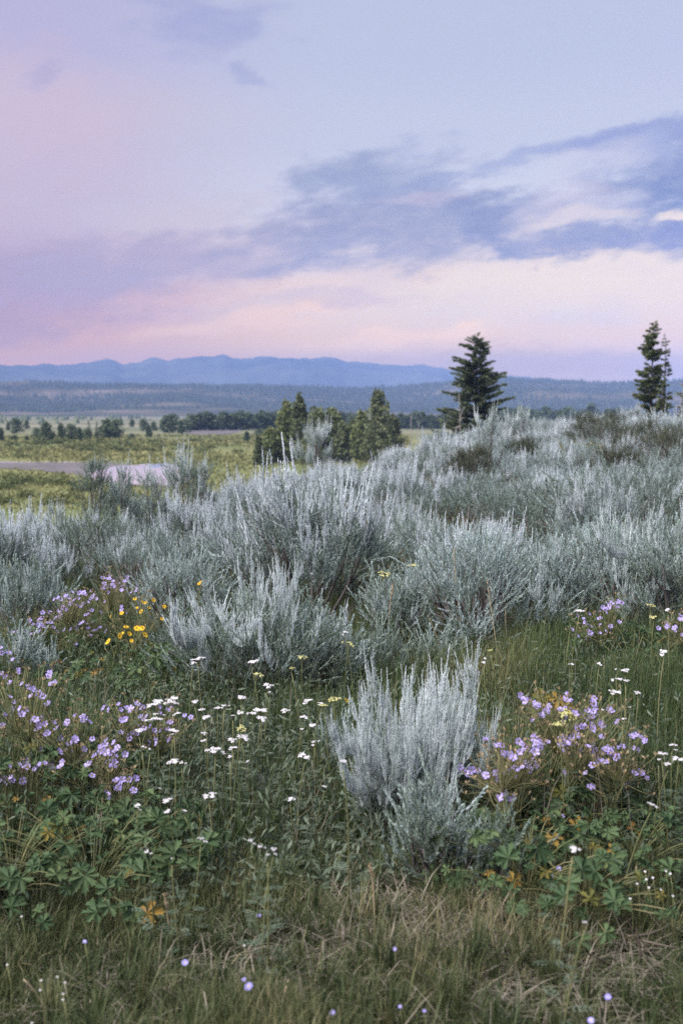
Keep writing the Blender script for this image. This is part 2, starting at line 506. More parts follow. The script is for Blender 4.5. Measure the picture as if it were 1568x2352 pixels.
def hill_mat(name, stops, scale, stretch):
    mt, t, b = nodes_mat(name); b.inputs['Roughness'].default_value = 1.0; b.inputs['Specular IOR Level'].default_value = 0.0
    t.links.new(ramp_node(t, tnoise(t, scale, 8, 0.62, stretch), stops), b.inputs['Base Color'])
    return mt


hm = hill_mat('foothill_sage_and_pine', [(0.36, (0.022, 0.032, 0.026)), (0.66, (0.15, 0.125, 0.095)), (0.47, (0.045, 0.052, 0.038)), (0.55, (0.085, 0.08, 0.055))], 0.0045, (0.6, 1.0, 2.0))
mmat = hill_mat('mountain_forest', [(0.35, (0.03, 0.045, 0.035)), (0.7, (0.10, 0.11, 0.08))], 0.002, None)
_, FH = ridge('foothills', [(-400, 872), (0, 877), (100, 880), (300, 884), (500, 887), (700, 890), (900, 889), (1000, 884), (1080, 874), (1170, 869), (1240, 876), (1350, 881), (1465, 878), (1568, 872), (2000, 866)],
              2100, 3300, 4300, hm, 2.0, 5)
ridge('mountains', [(-400, 850), (-100, 842), (0, 842), (60, 845), (130, 838), (200, 832), (250, 823), (285, 836), (310, 834), (355, 822), (385, 834), (440, 822), (480, 817), (515, 811), (550, 822), (600, 821), (650, 825),
                    (690, 830), (750, 820), (800, 831), (860, 833), (930, 837), (970, 838), (1020, 847), (1060, 857), (1130, 862), (1200, 868), (1260, 876), (1350, 882), (1568, 890), (2000, 893)],
      5200, 7600, 8350, mmat, 8.0, 8)

# ------------------------------------------------------------------ haze: one closed box of even air
hz = bpy.data.materials.new('haze_air'); hz.use_nodes = True; t = hz.node_tree; t.nodes.clear()
pv = t.nodes.new('ShaderNodeVolumePrincipled'); ot = t.nodes.new('ShaderNodeOutputMaterial'); t.links.new(pv.outputs[0], ot.inputs['Volume'])
pv.inputs['Color'].default_value = (0.34, 0.51, 1.0, 1); pv.inputs['Density'].default_value = HAZE_K; pv.inputs['Anisotropy'].default_value = -0.5
bx = np.array([[sx_, sy_, sz_] for sx_ in (-9000, 9000) for sy_ in (-9000, HAZE_BACK) for sz_ in (VALLEY - 3.2, HAZE_TOP)], float)
bf = [(0, 1, 3), (0, 3, 2), (4, 6, 7), (4, 7, 5), (0, 4, 5), (0, 5, 1), (2, 3, 7), (2, 7, 6), (0, 2, 6), (0, 6, 4), (1, 5, 7), (1, 7, 3)]
obj('haze', MB().add(bx, bf).mesh('haze', hz), kind='stuff')

# ------------------------------------------------------------------ trees
bark = mat('bark', [(0.05, 0.042, 0.035), (0.12, 0.10, 0.085)], rough=0.95, spec=0.05, nscale=9)
snagm = mat('weathered_wood', [(0.16, 0.15, 0.15), (0.34, 0.32, 0.31)], rough=0.9, spec=0.05)
spruce_m = mat('spruce_needles', [(0.055, 0.078, 0.050), (0.110, 0.142, 0.086), (0.18, 0.205, 0.13)], trans=0.3, vary=0.2, nscale=0.6, rough=0.7)
pine_m = mat('pine_needles', [(0.070, 0.090, 0.048), (0.130, 0.155, 0.076), (0.20, 0.21, 0.105)], trans=0.15, vary=0.2, nscale=0.6, rough=0.7)
willow_m = mat('cottonwood_leaves', [(0.045, 0.072, 0.038), (0.088, 0.125, 0.064), (0.145, 0.18, 0.095)], trans=0.2, vary=0.3, nscale=0.25)
olive_m = mat('olive_leaves', [(0.080, 0.105, 0.046), (0.150, 0.18, 0.078), (0.23, 0.25, 0.11)], trans=0.2, vary=0.2, nscale=0.3)
meadow_m = mat('meadow_shrub_leaves', [(0.052, 0.080, 0.038), (0.128, 0.150, 0.060), (0.225, 0.22, 0.095)], trans=0.2, vary=0.4, nscale=0.3)

QV = np.array([[0, 0, 0], [-.5, .55, .06], [0, 1, 0], [.5, .55, .06]], float); QF = np.array([[0, 2, 1], [0, 3, 2]])


def rsph(n, rg):
    v = rg.normal(size=(n, 3)); return unit(v)


def conifer(seed, H, Rb, z0=0.05, whorls=26, per=6, droop=0.25, up=0.35, gap=0.0, leaf=(0.45, 0.16), mats=None, powr=0.85, dens=4.5):
    rg = np.random.default_rng(seed)
    tr = MB(); pts = np.array([[0, 0, 0], [.02, .01, H * .5], [0, 0, H]]) + 0.0
    tube(tr, bez(*pts, n=7), np.linspace(H * .016, .015, 7), 6, .4)
    cr = MB()
    for w in range(whorls):
        t = (w + rg.uniform(-.3, .3)) / (whorls - 1); t = min(max(t, 0), .995)
        z = H * (z0 + (1 - z0) * t)
        L0 = Rb * (1 - t) ** powr * (0.82 + .18 * math.sin(w * 2.4)) + .03 * H * (1 - t) ** .2 * .5
        a0 = rg.uniform(0, 6.28)
        for k in range(per):
            if rg.random() < gap: continue
            a = a0 + 6.283 * k / per + rg.normal(0, .22); Lb = L0 * rg.uniform(.55, 1.15)
            dr = droop * (1 - t) - up * t * .8 + rg.normal(0, .06)
            o = np.array([math.cos(a), math.sin(a), 0])
            z_ = z + rg.uniform(-1.1, 1.1) * H / whorls; p0 = np.array([0, 0, z_]); p1 = p0 + o * Lb * .6 + [0, 0, -Lb * dr]; p2 = p0 + o * Lb + [0, 0, -Lb * dr * .75 + Lb * up * .22]
            path = bez(p0, p1, p2, 6); tube(tr, path[:5], np.linspace(.012 * H * (1 - t) * .5 + .012, .01, 5), 3, .4)
            n = max(8, int(Lb / leaf[1] * dens)); s = np.sort(rg.uniform(.10, 1, n)) ** .85
            q = (1 - s)[:, None] ** 2 * p0 + (2 * s * (1 - s))[:, None] * p1 + (s * s)[:, None] * p2
            fwd = unit(np.gradient(path, axis=0))[np.clip((s * 5).astype(int), 0, 5)]
            side = np.cross(fwd, [0, 0, 1.0]); sg = rg.choice([-1, 1], n)[:, None]
            d = fwd * rg.uniform(.5, 1.0, (n, 1)) + side * sg * rg.uniform(.2, .9, (n, 1)) + np.array([0, 0, 1.0]) * rg.uniform(-.50, .38, (n, 1))
            ln = leaf[0] * (1 - .45 * s) * rg.uniform(.7, 1.3, n) * min(1, .45 + Lb / Rb)
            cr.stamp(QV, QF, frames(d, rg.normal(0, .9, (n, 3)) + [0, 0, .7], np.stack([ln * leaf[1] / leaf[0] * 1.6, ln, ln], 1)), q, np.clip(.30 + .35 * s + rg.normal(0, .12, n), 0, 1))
    n = 14; z = H * rg.uniform(.95, 1.0, n); d = np.stack([rg.normal(0, .4, n), rg.normal(0, .4, n), np.ones(n)], 1)
    cr.stamp(QV, QF, frames(d, [1.0, 0, 0], leaf[0] * .5), np.stack([0 * z, 0 * z, z], 1), .6)
    return tr.mesh('conifer_trunk', bark), cr.mesh('conifer_crown', mats or spruce_m)


def broadleaf(seed, H, Wd, base=0.12, lobes=16, per=110, leaf=0.5, cone=0.0, mats=None):
    rg = np.random.default_rng(seed); tr = MB(); cr = MB()
    lean = rg.normal(0, .04, 2) * H
    tube(tr, bez([0, 0, 0], [lean[0], lean[1], H * .4], [lean[0], lean[1], H * .8], 6), np.linspace(H * .022, H * .006, 6), 6, .4)
    for k in range(lobes):
        t = (k + .5) / lobes; z = H * (base + (0.96 - base) * t)
        prof = (1 - t) * cone + (1 - cone) * math.sqrt(max(0, 1 - (1.7 * t - .75) ** 2 * .9)) + .10
        a = k * 2.4 + rg.normal(0, .4); r = Wd * .5 * prof * rg.uniform(.35, .78)
        c = np.array([lean[0] * t + r * math.cos(a), lean[1] * t + r * math.sin(a), z])
        tube(tr, bez([lean[0] * t * .8, lean[1] * t * .8, z * .65], [c[0] * .4, c[1] * .4, z * .85], c, 4), np.linspace(H * .008, H * .002, 4), 3, .4)
        R3 = np.array([Wd * .27 * prof, Wd * .27 * prof, H * .10]) * rg.uniform(.75, 1.25, 3)
        n = per; u = rsph(n, rg); q = c + u * R3 * rg.uniform(.35, 1.08, (n, 1)) ** .6
        d = u * .5 + rsph(n, rg); ln = leaf * rg.uniform(.55, 1.2, n)
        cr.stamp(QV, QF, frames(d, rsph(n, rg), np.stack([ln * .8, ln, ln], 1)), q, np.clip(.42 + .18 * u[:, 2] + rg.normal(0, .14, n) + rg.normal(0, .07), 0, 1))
    return tr.mesh('tree_trunk', bark), cr.mesh('tree_crown', mats or willow_m)


def snag(seed, H, br=10, rad_=.02):
    rg = np.random.default_rng(seed); tb = MB(); bb = MB()
    top = np.array([rg.normal(0, .05) * H, rg.normal(0, .03) * H, H])
    path = bez([0, 0, 0], [rg.normal(0, .03) * H, 0, H * .5], top, 8); tube(tb, path, np.linspace(H * rad_, H * rad_ * .25, 8), 5, .6)
    for k in range(br):
        t = rg.uniform(.35, .97); p = path[int(t * 7)]; a = rg.uniform(0, 6.28); L_ = H * .16 * rg.uniform(.5, 1.2) * (1.15 - t)
        q = p + np.array([math.cos(a) * L_, math.sin(a) * L_, L_ * rg.uniform(-.5, .5)])
        tube(bb, bez(p, (p + q) / 2 + [0, 0, -.1 * L_], q, 4), np.linspace(H * .006, H * .002, 4), 3, .5)
    return tb.mesh('snag_trunk', snagm), bb.mesh('snag_limbs', snagm)


def plant_tree(name, meshes, label, loc, cat='tree', group=None, rz=0.0, sc=1.0, parts=('trunk', 'crown')):
    o = thing(name, label, cat, loc, rz, group, sc)
    for p, me in zip(parts, meshes): obj(p, me, o, kind='stuff' if p == 'limbs' else None)
    return o


def stand(px, dist):
    d = ray(px, 945); x = d[0] / d[1] * dist; return (x, dist, float(land(x, dist)) - .1)


def hgt(py_top, dist, z): return EYE + (945 - py_top) / FPX * dist * 1.0 - z


# the big spruce and its neighbours beyond the sage
p = stand(1092, 112); H = hgt(779, 112, p[2])
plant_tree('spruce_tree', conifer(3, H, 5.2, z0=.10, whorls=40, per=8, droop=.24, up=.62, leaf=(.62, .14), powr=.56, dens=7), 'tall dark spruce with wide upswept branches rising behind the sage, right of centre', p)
p2 = stand(1062, 109)
plant_tree('dead_tree', snag(5, hgt(905, 109, p2[2]), 12, .008), 'bare grey trunk standing in front of the big spruce on its left side', p2, 'dead tree', parts=('trunk', 'limbs'))
p2 = stand(1027, 110)
o = plant_tree('dead_tree', snag(6, hgt(925, 110, p2[2]), 12, .008), 'slanting bare grey trunk beside the lower left branches of the big spruce', p2, 'dead tree', parts=('trunk', 'limbs'))
o.rotation_euler = (0, rad(7), 0)
p2 = stand(944, 150)
plant_tree('dead_tree', snag(7, hgt(955, 150, p2[2]), 9, .013), 'pale dead stems standing between the dark cone tree and the big spruce', p2, 'dead tree', parts=('trunk', 'limbs'))
p2 = stand(955, 152)
plant_tree('dead_tree', snag(17, hgt(968, 152, p2[2]), 7, .012), 'shorter pale dead stem just left of the lower branches of the big spruce', p2, 'dead tree', parts=('trunk', 'limbs'))
# the pines on the right-hand rise
p = stand(1494, 92); H = hgt(754, 92, p[2])
plant_tree('pine_tree', conifer(21, H, 1.55, z0=.10, whorls=48, per=7, droop=-.25, up=.7, gap=.34, leaf=(.46, .14), mats=pine_m, powr=.36, dens=8), 'tallest slim dark pine above the sage at the right edge', p)
p = stand(1524, 93); H = hgt(779, 93, p[2])
plant_tree('pine_tree', conifer(22, H, .80, z0=.05, whorls=40, per=5, droop=-.05, up=.5, gap=.40, leaf=(.34, .11), mats=pine_m, powr=.38), 'thin sparse pine just right of the tallest slim pine', p)
p = stand(1519, 91); H = hgt(878, 91, p[2])
plant_tree('pine_tree', conifer(23, H, 1.15, z0=.05, whorls=16, per=6, droop=.05, up=.5, gap=.05, leaf=(.40, .20), mats=pine_m, powr=.5), 'short bushy pine at the foot of the two slim pines', p)
p = stand(1555, 95); H = hgt(832, 95, p[2])
plant_tree('dead_tree', snag(24, H, 40, .012), 'bare twiggy little tree at the right edge beside the pines', p, 'dead tree', parts=('trunk', 'limbs'))
p = stand(1572, 90); H = hgt(885, 90, p[2])
plant_tree('pine_tree', conifer(25, H, 1.3, z0=.05, whorls=14, per=6, droop=.05, up=.5, gap=.1, leaf=(.40, .20), mats=pine_m, powr=.5), 'low dark pine cut off by the right edge of the photo', p)

# the clump in the middle distance, left of the spruce
MID = [  # px, top, dist, width m, cone, seed, material, label
    (690, 911, 205, 4.6, .75, 31, spruce_m, 'tallest dark pointed tree of the clump left of centre'),
    (655, 925, 207, 4.2, .55, 32, olive_m, 'lighter olive tree pressed against the left side of the tallest pointed tree'),
    (625, 985, 196, 4.8, .45, 33, olive_m, 'low rounded olive tree at the left foot of the middle clump'),
    (594, 1004, 190, 1.5, .9, 34, spruce_m, 'tiny dark conifer standing alone at the left end of the clump'),
    (735, 940, 212, 4.6, .3, 35, olive_m, 'leafy yellow green tree between the two dark pointed trees, left one'),
    (772, 941, 214, 4.0, .3, 36, olive_m, 'leafy yellow green tree between the two dark pointed trees, right one'),
    (783, 973, 196, 3.0, .7, 37, spruce_m, 'small dark fir in front of the leafy yellow green trees'),
    (712, 985, 194, 3.6, .4, 38, olive_m, 'low leafy tree under the tallest pointed tree on its right'),
    (868, 900, 200, 6.6, .78, 39, spruce_m, 'broad dark cone shaped tree in the middle distance'),
    (905, 955, 206, 3.6, .6, 40, spruce_m, 'small dark tree at the right shoulder of the broad cone shaped tree'),
    (835, 948, 208, 3.4, .5, 41, olive_m, 'small olive tree at the left shoulder of the broad cone shaped tree'),
    (815, 965, 215, 3.2, .3, 42, olive_m, 'light leafy tree half hidden left of the broad cone shaped tree')]
for px, top, dist, wd, cone, seed, mt, lab in MID:
    p = stand(px, dist); H = hgt(top, dist, p[2])
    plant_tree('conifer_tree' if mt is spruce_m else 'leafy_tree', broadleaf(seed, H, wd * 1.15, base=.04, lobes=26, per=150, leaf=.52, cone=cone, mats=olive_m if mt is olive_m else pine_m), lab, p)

# cottonwoods and willows of the river plain, one by one
TV = [broadleaf(50 + k, 8.0, [5.2, 4.2, 6.4, 3.6, 7.0, 4.8][k], base=[.1, .05, .12, .04, .1, .06][k], lobes=15, per=70, leaf=.75, cone=[.1, .3, 0, .5, .1, .2][k]) for k in range(6)]
FV = [conifer(70 + k, 8.0, 1.7, whorls=14, per=6, leaf=(.7, .3)) for k in range(2)]


def ordinal(k):
    return ['first', 'second', 'third', 'fourth', 'fifth', 'sixth', 'seventh', 'eighth', 'ninth', 'tenth', 'eleventh', 'twelfth', 'thirteenth', 'fourteenth', 'fifteenth',
            'sixteenth', 'seventeenth', 'eighteenth', 'nineteenth', 'twentieth'][k] if k < 20 else ['twenty', 'thirty', 'forty', 'fifty'][k // 10 - 2 if (k + 1) % 10 else (k + 1) // 10 - 2] + '-' + ordinal((k + 1) % 10 - 1)


_tn = [0]


def row_trees(lst, lab, group, wmul=1.0):
    for k, (px, top, bot, kind) in enumerate(sorted(lst)):
        dist = 9.0 * FPX / (bot - 945); p = stand(px, dist); H = hgt(top, dist, p[2]); _tn[0] += 1
        v = FV[_tn[0] % 2] if kind == 'c' else TV[_tn[0] % 6]
        w = (1.35 if kind == 'w' else 1.0) * wmul
        plant_tree('conifer_tree' if kind == 'c' else 'cottonwood_tree', v, f'{"dark small conifer" if kind == "c" else "rounded green tree"}, {ordinal(k)} from the left {lab}', p, group=group, rz=_tn[0] * 1.7, sc=(H / 8 * w, H / 8 * w, H / 8))


row_trees([(0, 982, 1014, 'b'), (33, 999, 1014, 'w'), (62, 1000, 1015, 'w'), (86, 983, 1013, 'b'), (103, 969, 1014, 'b'), (120, 990, 1014, 'b'), (141, 974, 1015, 'b'), (163, 975, 1014, 'b'), (182, 982, 1013, 'b'), (199, 984, 1011, 'b'),
           (203, 968, 1010, 'c'), (222, 970, 1010, 'c'), (243, 964, 1008, 'w'), (263, 965, 1008, 'w')], 'in the left grove behind the green meadow', 'trees of the left grove on the river plain')
row_trees([(18, 968, 988, 'b'), (38, 961, 996, 'b'), (62, 965, 985, 'b'), (303, 963, 980, 'w'), (330, 962, 990, 'b'), (353, 968, 989, 'b'), (342, 978, 1004, 'w'), (302, 995, 1010, 'w'), (372, 962, 985, 'b'), (392, 951, 994, 'w'), (416, 965, 996, 'b'), (430, 963, 993, 'b'),
           (565, 991, 1016, 'w'), (595, 984, 1004, 'w'), (621, 988, 1004, 'w')], 'among the scattered trees on the plain', 'scattered trees on the river plain')
row_trees([(440 + 14.5 * k, 950 + 3 * math.sin(k * 2.1) - .3 * k, 989 - .2 * k, 'b') for k in range(15)], 'in the dense tree line left of the clump', 'trees in the dense line on the plain', 1.25)
row_trees([(668 + 20 * k, 952 + 6 * math.sin(k * 1.7), 986, 'b') for k in range(8)] + [(918 + 13 * k, 949 + 5 * math.sin(k * 1.3) + .3 * k, 985, 'b') for k in range(9)], 'in the bluish line behind the middle clump', 'bluish trees behind the middle clump', 1.25)
row_trees([(1165 + 17.5 * k, 938 + 5 * math.sin(k * 2.2) + .25 * k - (8 if k == 11 else 0), 978 + 3 * math.sin(k), 'b') for k in range(18)], 'in the line right of the big spruce', 'trees in the line right of the big spruce', 1.3)

# shrubs in the meadow
SV = []
for k in range(4):
    rg = np.random.default_rng(90 + k); mb = MB(); n = 420; u = rsph(n, rg); u[:, 2] = np.abs(u[:, 2])
    q = u * np.array([1.0, 1.0, .8]) * rg.uniform(.45, 1.05, (n, 1)) * (1 + .25 * np.sin(4 * np.arctan2(u[:, 1], u[:, 0]) + k))[:, None]
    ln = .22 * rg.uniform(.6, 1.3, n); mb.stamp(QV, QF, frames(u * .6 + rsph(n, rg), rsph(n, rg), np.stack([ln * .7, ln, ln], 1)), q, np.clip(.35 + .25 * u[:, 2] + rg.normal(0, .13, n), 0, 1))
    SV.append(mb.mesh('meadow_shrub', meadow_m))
rg = np.random.default_rng(100); k = 0; shr = []
POND = (184, 1058, 560, 1126)
while k < 80:
    px, py = rg.uniform(-60, 640), 1018 + 150 * rg.random() ** 1.4
    if py > 1060 and px > 420 or (1056 < py < 1096 and px < 300) or (POND[0] - 12 < px < POND[2] and POND[1] - 4 < py < POND[3]): continue
    d = ray(px, py); tt = (VALLEY - EYE) / d[2]; x, y = d[0] * tt, d[1] * tt
    if abs(land(x, y) - VALLEY) > .8: continue
    s = rg.uniform(.5, 1.5) * (1.5 if py < 1040 else .9)
    zone = 'beyond the river' if py < 1060 else 'on the near side of the pond'
    thing('meadow_shrub', f'low rounded green shrub in the meadow {zone}', 'shrub', (x, y, float(land(x, y)) - .1), rg.uniform(0, 6), f'low shrubs in the meadow {zone}', (s * 1.3, s * 1.3, s), SV[k % 4]); k += 1
# leafy ground cover of the meadow: nobody could count it
rg = np.random.default_rng(101); mb = MB(); n = 60000
y = rg.uniform(45, 420, n); x = y * rg.uniform(-.36, .06, n); z = land(x, y)
ppx = PW / 2 + x / y * FPX; ppy = 945 + (EYE - z) / y * FPX
patch = np.sin(x * .11 + 2 * np.sin(y * .03)) + np.sin(y * .07 + x * .05) + rg.normal(0, .5, n)
def inside(px, py, poly):
    r = np.zeros(len(px), bool); q = list(poly)
    for (x1, y1), (x2, y2) in zip(q, q[1:] + q[:1]):
        if y1 != y2: r ^= ((y1 > py) != (y2 > py)) & (px < (x2 - x1) * (py - y1) / (y2 - y1) + x1)
    return r


ok = (z < -2.5) & ~inside(ppx, ppy, WATER_PX) & ~inside(ppx, ppy, MUD_PX) & ~((ppy > 1060) & (ppy < 1064) & (ppx < 290)) & (patch > -.6)
x, y, z, patch = x[ok], y[ok], z[ok], patch[ok]; n = len(x); ln = .42 * rg.uniform(.5, 1.3, n) * np.clip(y / 160, .7, 2.0)
dd = rsph(n, rg); dd[:, 2] = np.abs(dd[:, 2]) + .5
mb.stamp(QV, QF, frames(dd, rsph(n, rg), np.stack([ln * .8, ln, ln], 1)), np.stack([x, y, z], 1), np.clip(.66 + .10 * patch + rg.normal(0, .13, n), 0, 1))
obj('meadow_plants', mb.mesh('meadow_plants', meadow_m), kind='stuff')

# the far woods on the foothills, too far to count
az_, rr_, Zh = FH
rg = np.random.default_rng(102); n = 42000
a = rg.uniform(rad(-24), rad(24), n); r = rg.uniform(2250, 3330, n)
ia = np.clip(((a - az_[0]) / (az_[1] - az_[0])).astype(int), 0, len(az_) - 1); ir = np.clip(np.searchsorted(rr_, r), 0, len(rr_) - 1)
zz = Zh[ir, ia]; x, y = r * np.sin(a), r * np.cos(a)
msk = (np.sin(x / 130 + 1.3 * np.sin(y / 90)) + np.sin(x / 310 + 2) + np.sin(y / 75 + x / 240) + rg.normal(0, .55, n)) > (.55 - 1.5 * (a > rad(6)) - .9 * (r > 3050))
x, y, zz = x[msk], y[msk], zz[msk]; n = len(x)
CV = np.array([[1, 0, 0], [-.5, .87, 0], [-.5, -.87, 0], [0, 0, 1]], float); CF = np.array([[0, 1, 3], [1, 2, 3], [2, 0, 3]])
hh = rg.uniform(5, 12, n); M = rotz(rg.uniform(0, 6, n)) * np.stack([hh * .30, hh * .30, hh], 1)[:, None, :]
mb = MB().stamp(CV, CF, M, np.stack([x, y, zz - 1.5], 1), rg.uniform(.1, .7, n))
obj('far_woods', mb.mesh('far_woods', mat('far_wood_needles', [(0.014, 0.024, 0.018), (0.032, 0.048, 0.034), (0.055, 0.075, 0.05)])), kind='stuff')
# scattered trees and brush on the plain between river and hills, one mass
n = 1700; y = rg.uniform(680, 2150, n); x = y * rg.uniform(-.42, .42, n)
keep = np.sin(x / 70 + np.sin(y / 50)) + np.sin(y / 95) + rg.normal(0, .4, n) > .6; x, y = x[keep], y[keep]; n = len(x)
hh = rg.uniform(2, 6.5, n); M = rotz(rg.uniform(0, 6, n)) * np.stack([hh * .5, hh * .5, hh], 1)[:, None, :]
mb = MB().stamp(np.array([[1, 0, .1], [-.5, .87, .1], [-.5, -.87, .1], [.6, 0, .7], [-.3, .5, .75], [-.3, -.5, .7], [0, 0, 1]], float),
                np.array([[0, 1, 4], [0, 4, 3], [1, 2, 5], [1, 5, 4], [2, 0, 3], [2, 3, 5], [3, 4, 6], [4, 5, 6], [5, 3, 6]]), M, np.stack([x, y, np.full(n, VALLEY - .5)], 1), rg.uniform(.2, .8, n))
obj('distant_trees', mb.mesh('distant_trees', spruce_m), kind='stuff')

# ------------------------------------------------------------------ sagebrush
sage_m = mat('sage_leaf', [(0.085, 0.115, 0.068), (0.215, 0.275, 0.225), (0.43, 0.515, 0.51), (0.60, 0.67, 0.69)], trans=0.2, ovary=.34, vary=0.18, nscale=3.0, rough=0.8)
spike_m = mat('sage_flower_spike', [(0.22, 0.26, 0.24), (0.41, 0.475, 0.45), (0.63, 0.70, 0.695), (0.74, 0.79, 0.80)], trans=0.2, ovary=.34, vary=0.14, nscale=3.0, rough=0.8)
sstem = mat('sage_bark', [(0.055, 0.045, 0.04), (0.11, 0.10, 0.095), (0.20, 0.185, 0.18)], rough=0.95, spec=0.05, nscale=12)
LV = np.array([[0, 0, 0], [-.5, .62, .05], [0, 1, 0], [.5, .62, .05]], float); LF = np.array([[0, 2, 1], [0, 3, 2]])


def leafy_axis(mb, path, n, l0, l1, w, spread, rg, tint, stem=.0022):
    """a stem set all round with small leaves that point up and out"""
    path = np.asarray(path); k = len(path); s = np.linspace(.06, 1, n) + rg.normal(0, .01, n); s = np.clip(s, 0, 1)
    f = s * (k - 1); i = np.minimum(f.astype(int), k - 2); q = path[i] + (path[i + 1] - path[i]) * (f - i)[:, None]
    ax = unit(np.gradient(path, axis=0))[i]
    o = rsph(n, rg); o = unit(o - ax * (o * ax).sum(1)[:, None])
    a = (rg.uniform(spread[0], spread[1], n) * (1.1 - .5 * s))[:, None]; d = ax * np.cos(a) + o * np.sin(a)
    ln = (l0 + (l1 - l0) * s) * rg.uniform(.7, 1.25, n)
    mb.stamp(LV, LF, frames(d, o, np.stack([w * (.5 + .5 * ln / l0), ln, ln], 1)), q, tint + rg.normal(0, .09, n))
    tube(mb, path, np.linspace(stem, stem * .4, k), 3, tint - .1)


def shoot(seed):
    """a finger-like tuft of small leaves"""
    rg = np.random.default_rng(seed); mb = MB(); b = rg.normal(0, .018, 2)
    leafy_axis(mb, bez([0, 0, 0], [b[0], b[1], .06], [b[0] * 1.2, b[1] * 1.2, .12], 4), 36, .0180, .0165, .0060, (.25, .85), rg, .45)
    return mb.data()


def spike(seed, L_=.20, n=58):
    """one spear-shaped flower spike: dense, broad at the base, with a few short side branchlets"""
    rg = np.random.default_rng(seed); mb = MB(); b = rg.normal(0, .010, 2)
    path = bez([0, 0, 0], [b[0], b[1], L_ * .5], [b[0] * .5, b[1] * .5, L_], 6)
    leafy_axis(mb, path, n, .026, .010, .0062, (.12, .55), rg, .72)
    for k in range(5):
        t = rg.uniform(.02, .42); q = path[int(t * 5)]; a = rg.uniform(0, 6.28); l2 = L_ * rg.uniform(.22, .42)
        leafy_axis(mb, bez(q, q + [.018 * math.cos(a), .018 * math.sin(a), l2 * .4], q + [.016 * math.cos(a), .016 * math.sin(a), l2], 4), 14, .019, .008, .0056, (.12, .5), rg, .68, .0014)
    return mb.data()


SH = [shoot(200 + k) for k in range(6)]; SP = [spike(220 + k) for k in range(8)]


def put(mb, tpl, M, loc, tint, mt=0):
    v, f, tt = tpl; mb.stamp(v, f, M, loc, tint, mt, tt - .5)


def upframe(d, rg, sc):
    """template z axis -> d, random turn about it"""
    d = unit(d); a = rg.normal(size=d.shape); x = unit(np.cross(d, a)); y = np.cross(d, x)
    sc = np.asarray(sc, float).reshape(-1, 1, 1); return np.stack([x, y, d], 2) * sc


def plume(seed, tall):
    """one flowering stem: a curved branch carrying upright grey spears (tall ones 0.60 m, short ones 0.28 m)"""
    rg = np.random.default_rng(seed); mb = MB(); Hh, n = (.60, 15) if tall else (.28, 6); lean = rg.uniform(.05, .10) * (1 if tall else .4)
    path = bez([0, 0, 0], [lean, 0, Hh * .22], [lean * 1.1, rg.normal(0, .02), Hh * (.68 if tall else .36)], 8)
    tube(mb, path, np.linspace(.0038, .0016, 8), 4, .30)
    for k in range(n):
        t = (.22 if tall else .12) + (.78 if tall else .88) * k / (n - 1); f = t * 7; i = min(int(f), 6); q = path[i] + (path[i + 1] - path[i]) * (f - i)
        a = rg.uniform(0, 6.28); o = np.array([math.cos(a), math.sin(a), 0]); s = rg.uniform(.62, 1.08) * (.75 + .25 * t)
        d = np.array([0, 0, 1.0]) + o * rg.uniform(.02, .16) + rg.normal(0, .05, 3); off = rg.uniform(.006, .030) if tall else rg.uniform(.008, .055)
        put(mb, SP[rg.integers(8)], upframe(d[None], rg, [s * .92]), (q + o * off)[None], .5 + rg.normal(0, .07))
        if not tall: tube(mb, bez(q * .6, q * .8 + o * off * .5, q + o * off, 3), .0014, 3, .3)
    nn = 14 if tall else 6; tt = rg.uniform(.1, .7, nn); q = path[(tt * 7).astype(int)]; o = rsph(nn, rg); o[:, 2] = 0
    for v in range(6):
        sel = np.arange(nn) % 6 == v; put(mb, SH[v], upframe(o[sel] * .5 + [0, 0, .9], rg, np.full(sel.sum(), .7)), q[sel], .46)
    return mb


PLM = [plume(240 + k, False) for k in range(8)] + [plume(260 + k, True) for k in range(6)]
PLUMES = [p.mesh('flowering_stem', spike_m) for p in PLM]


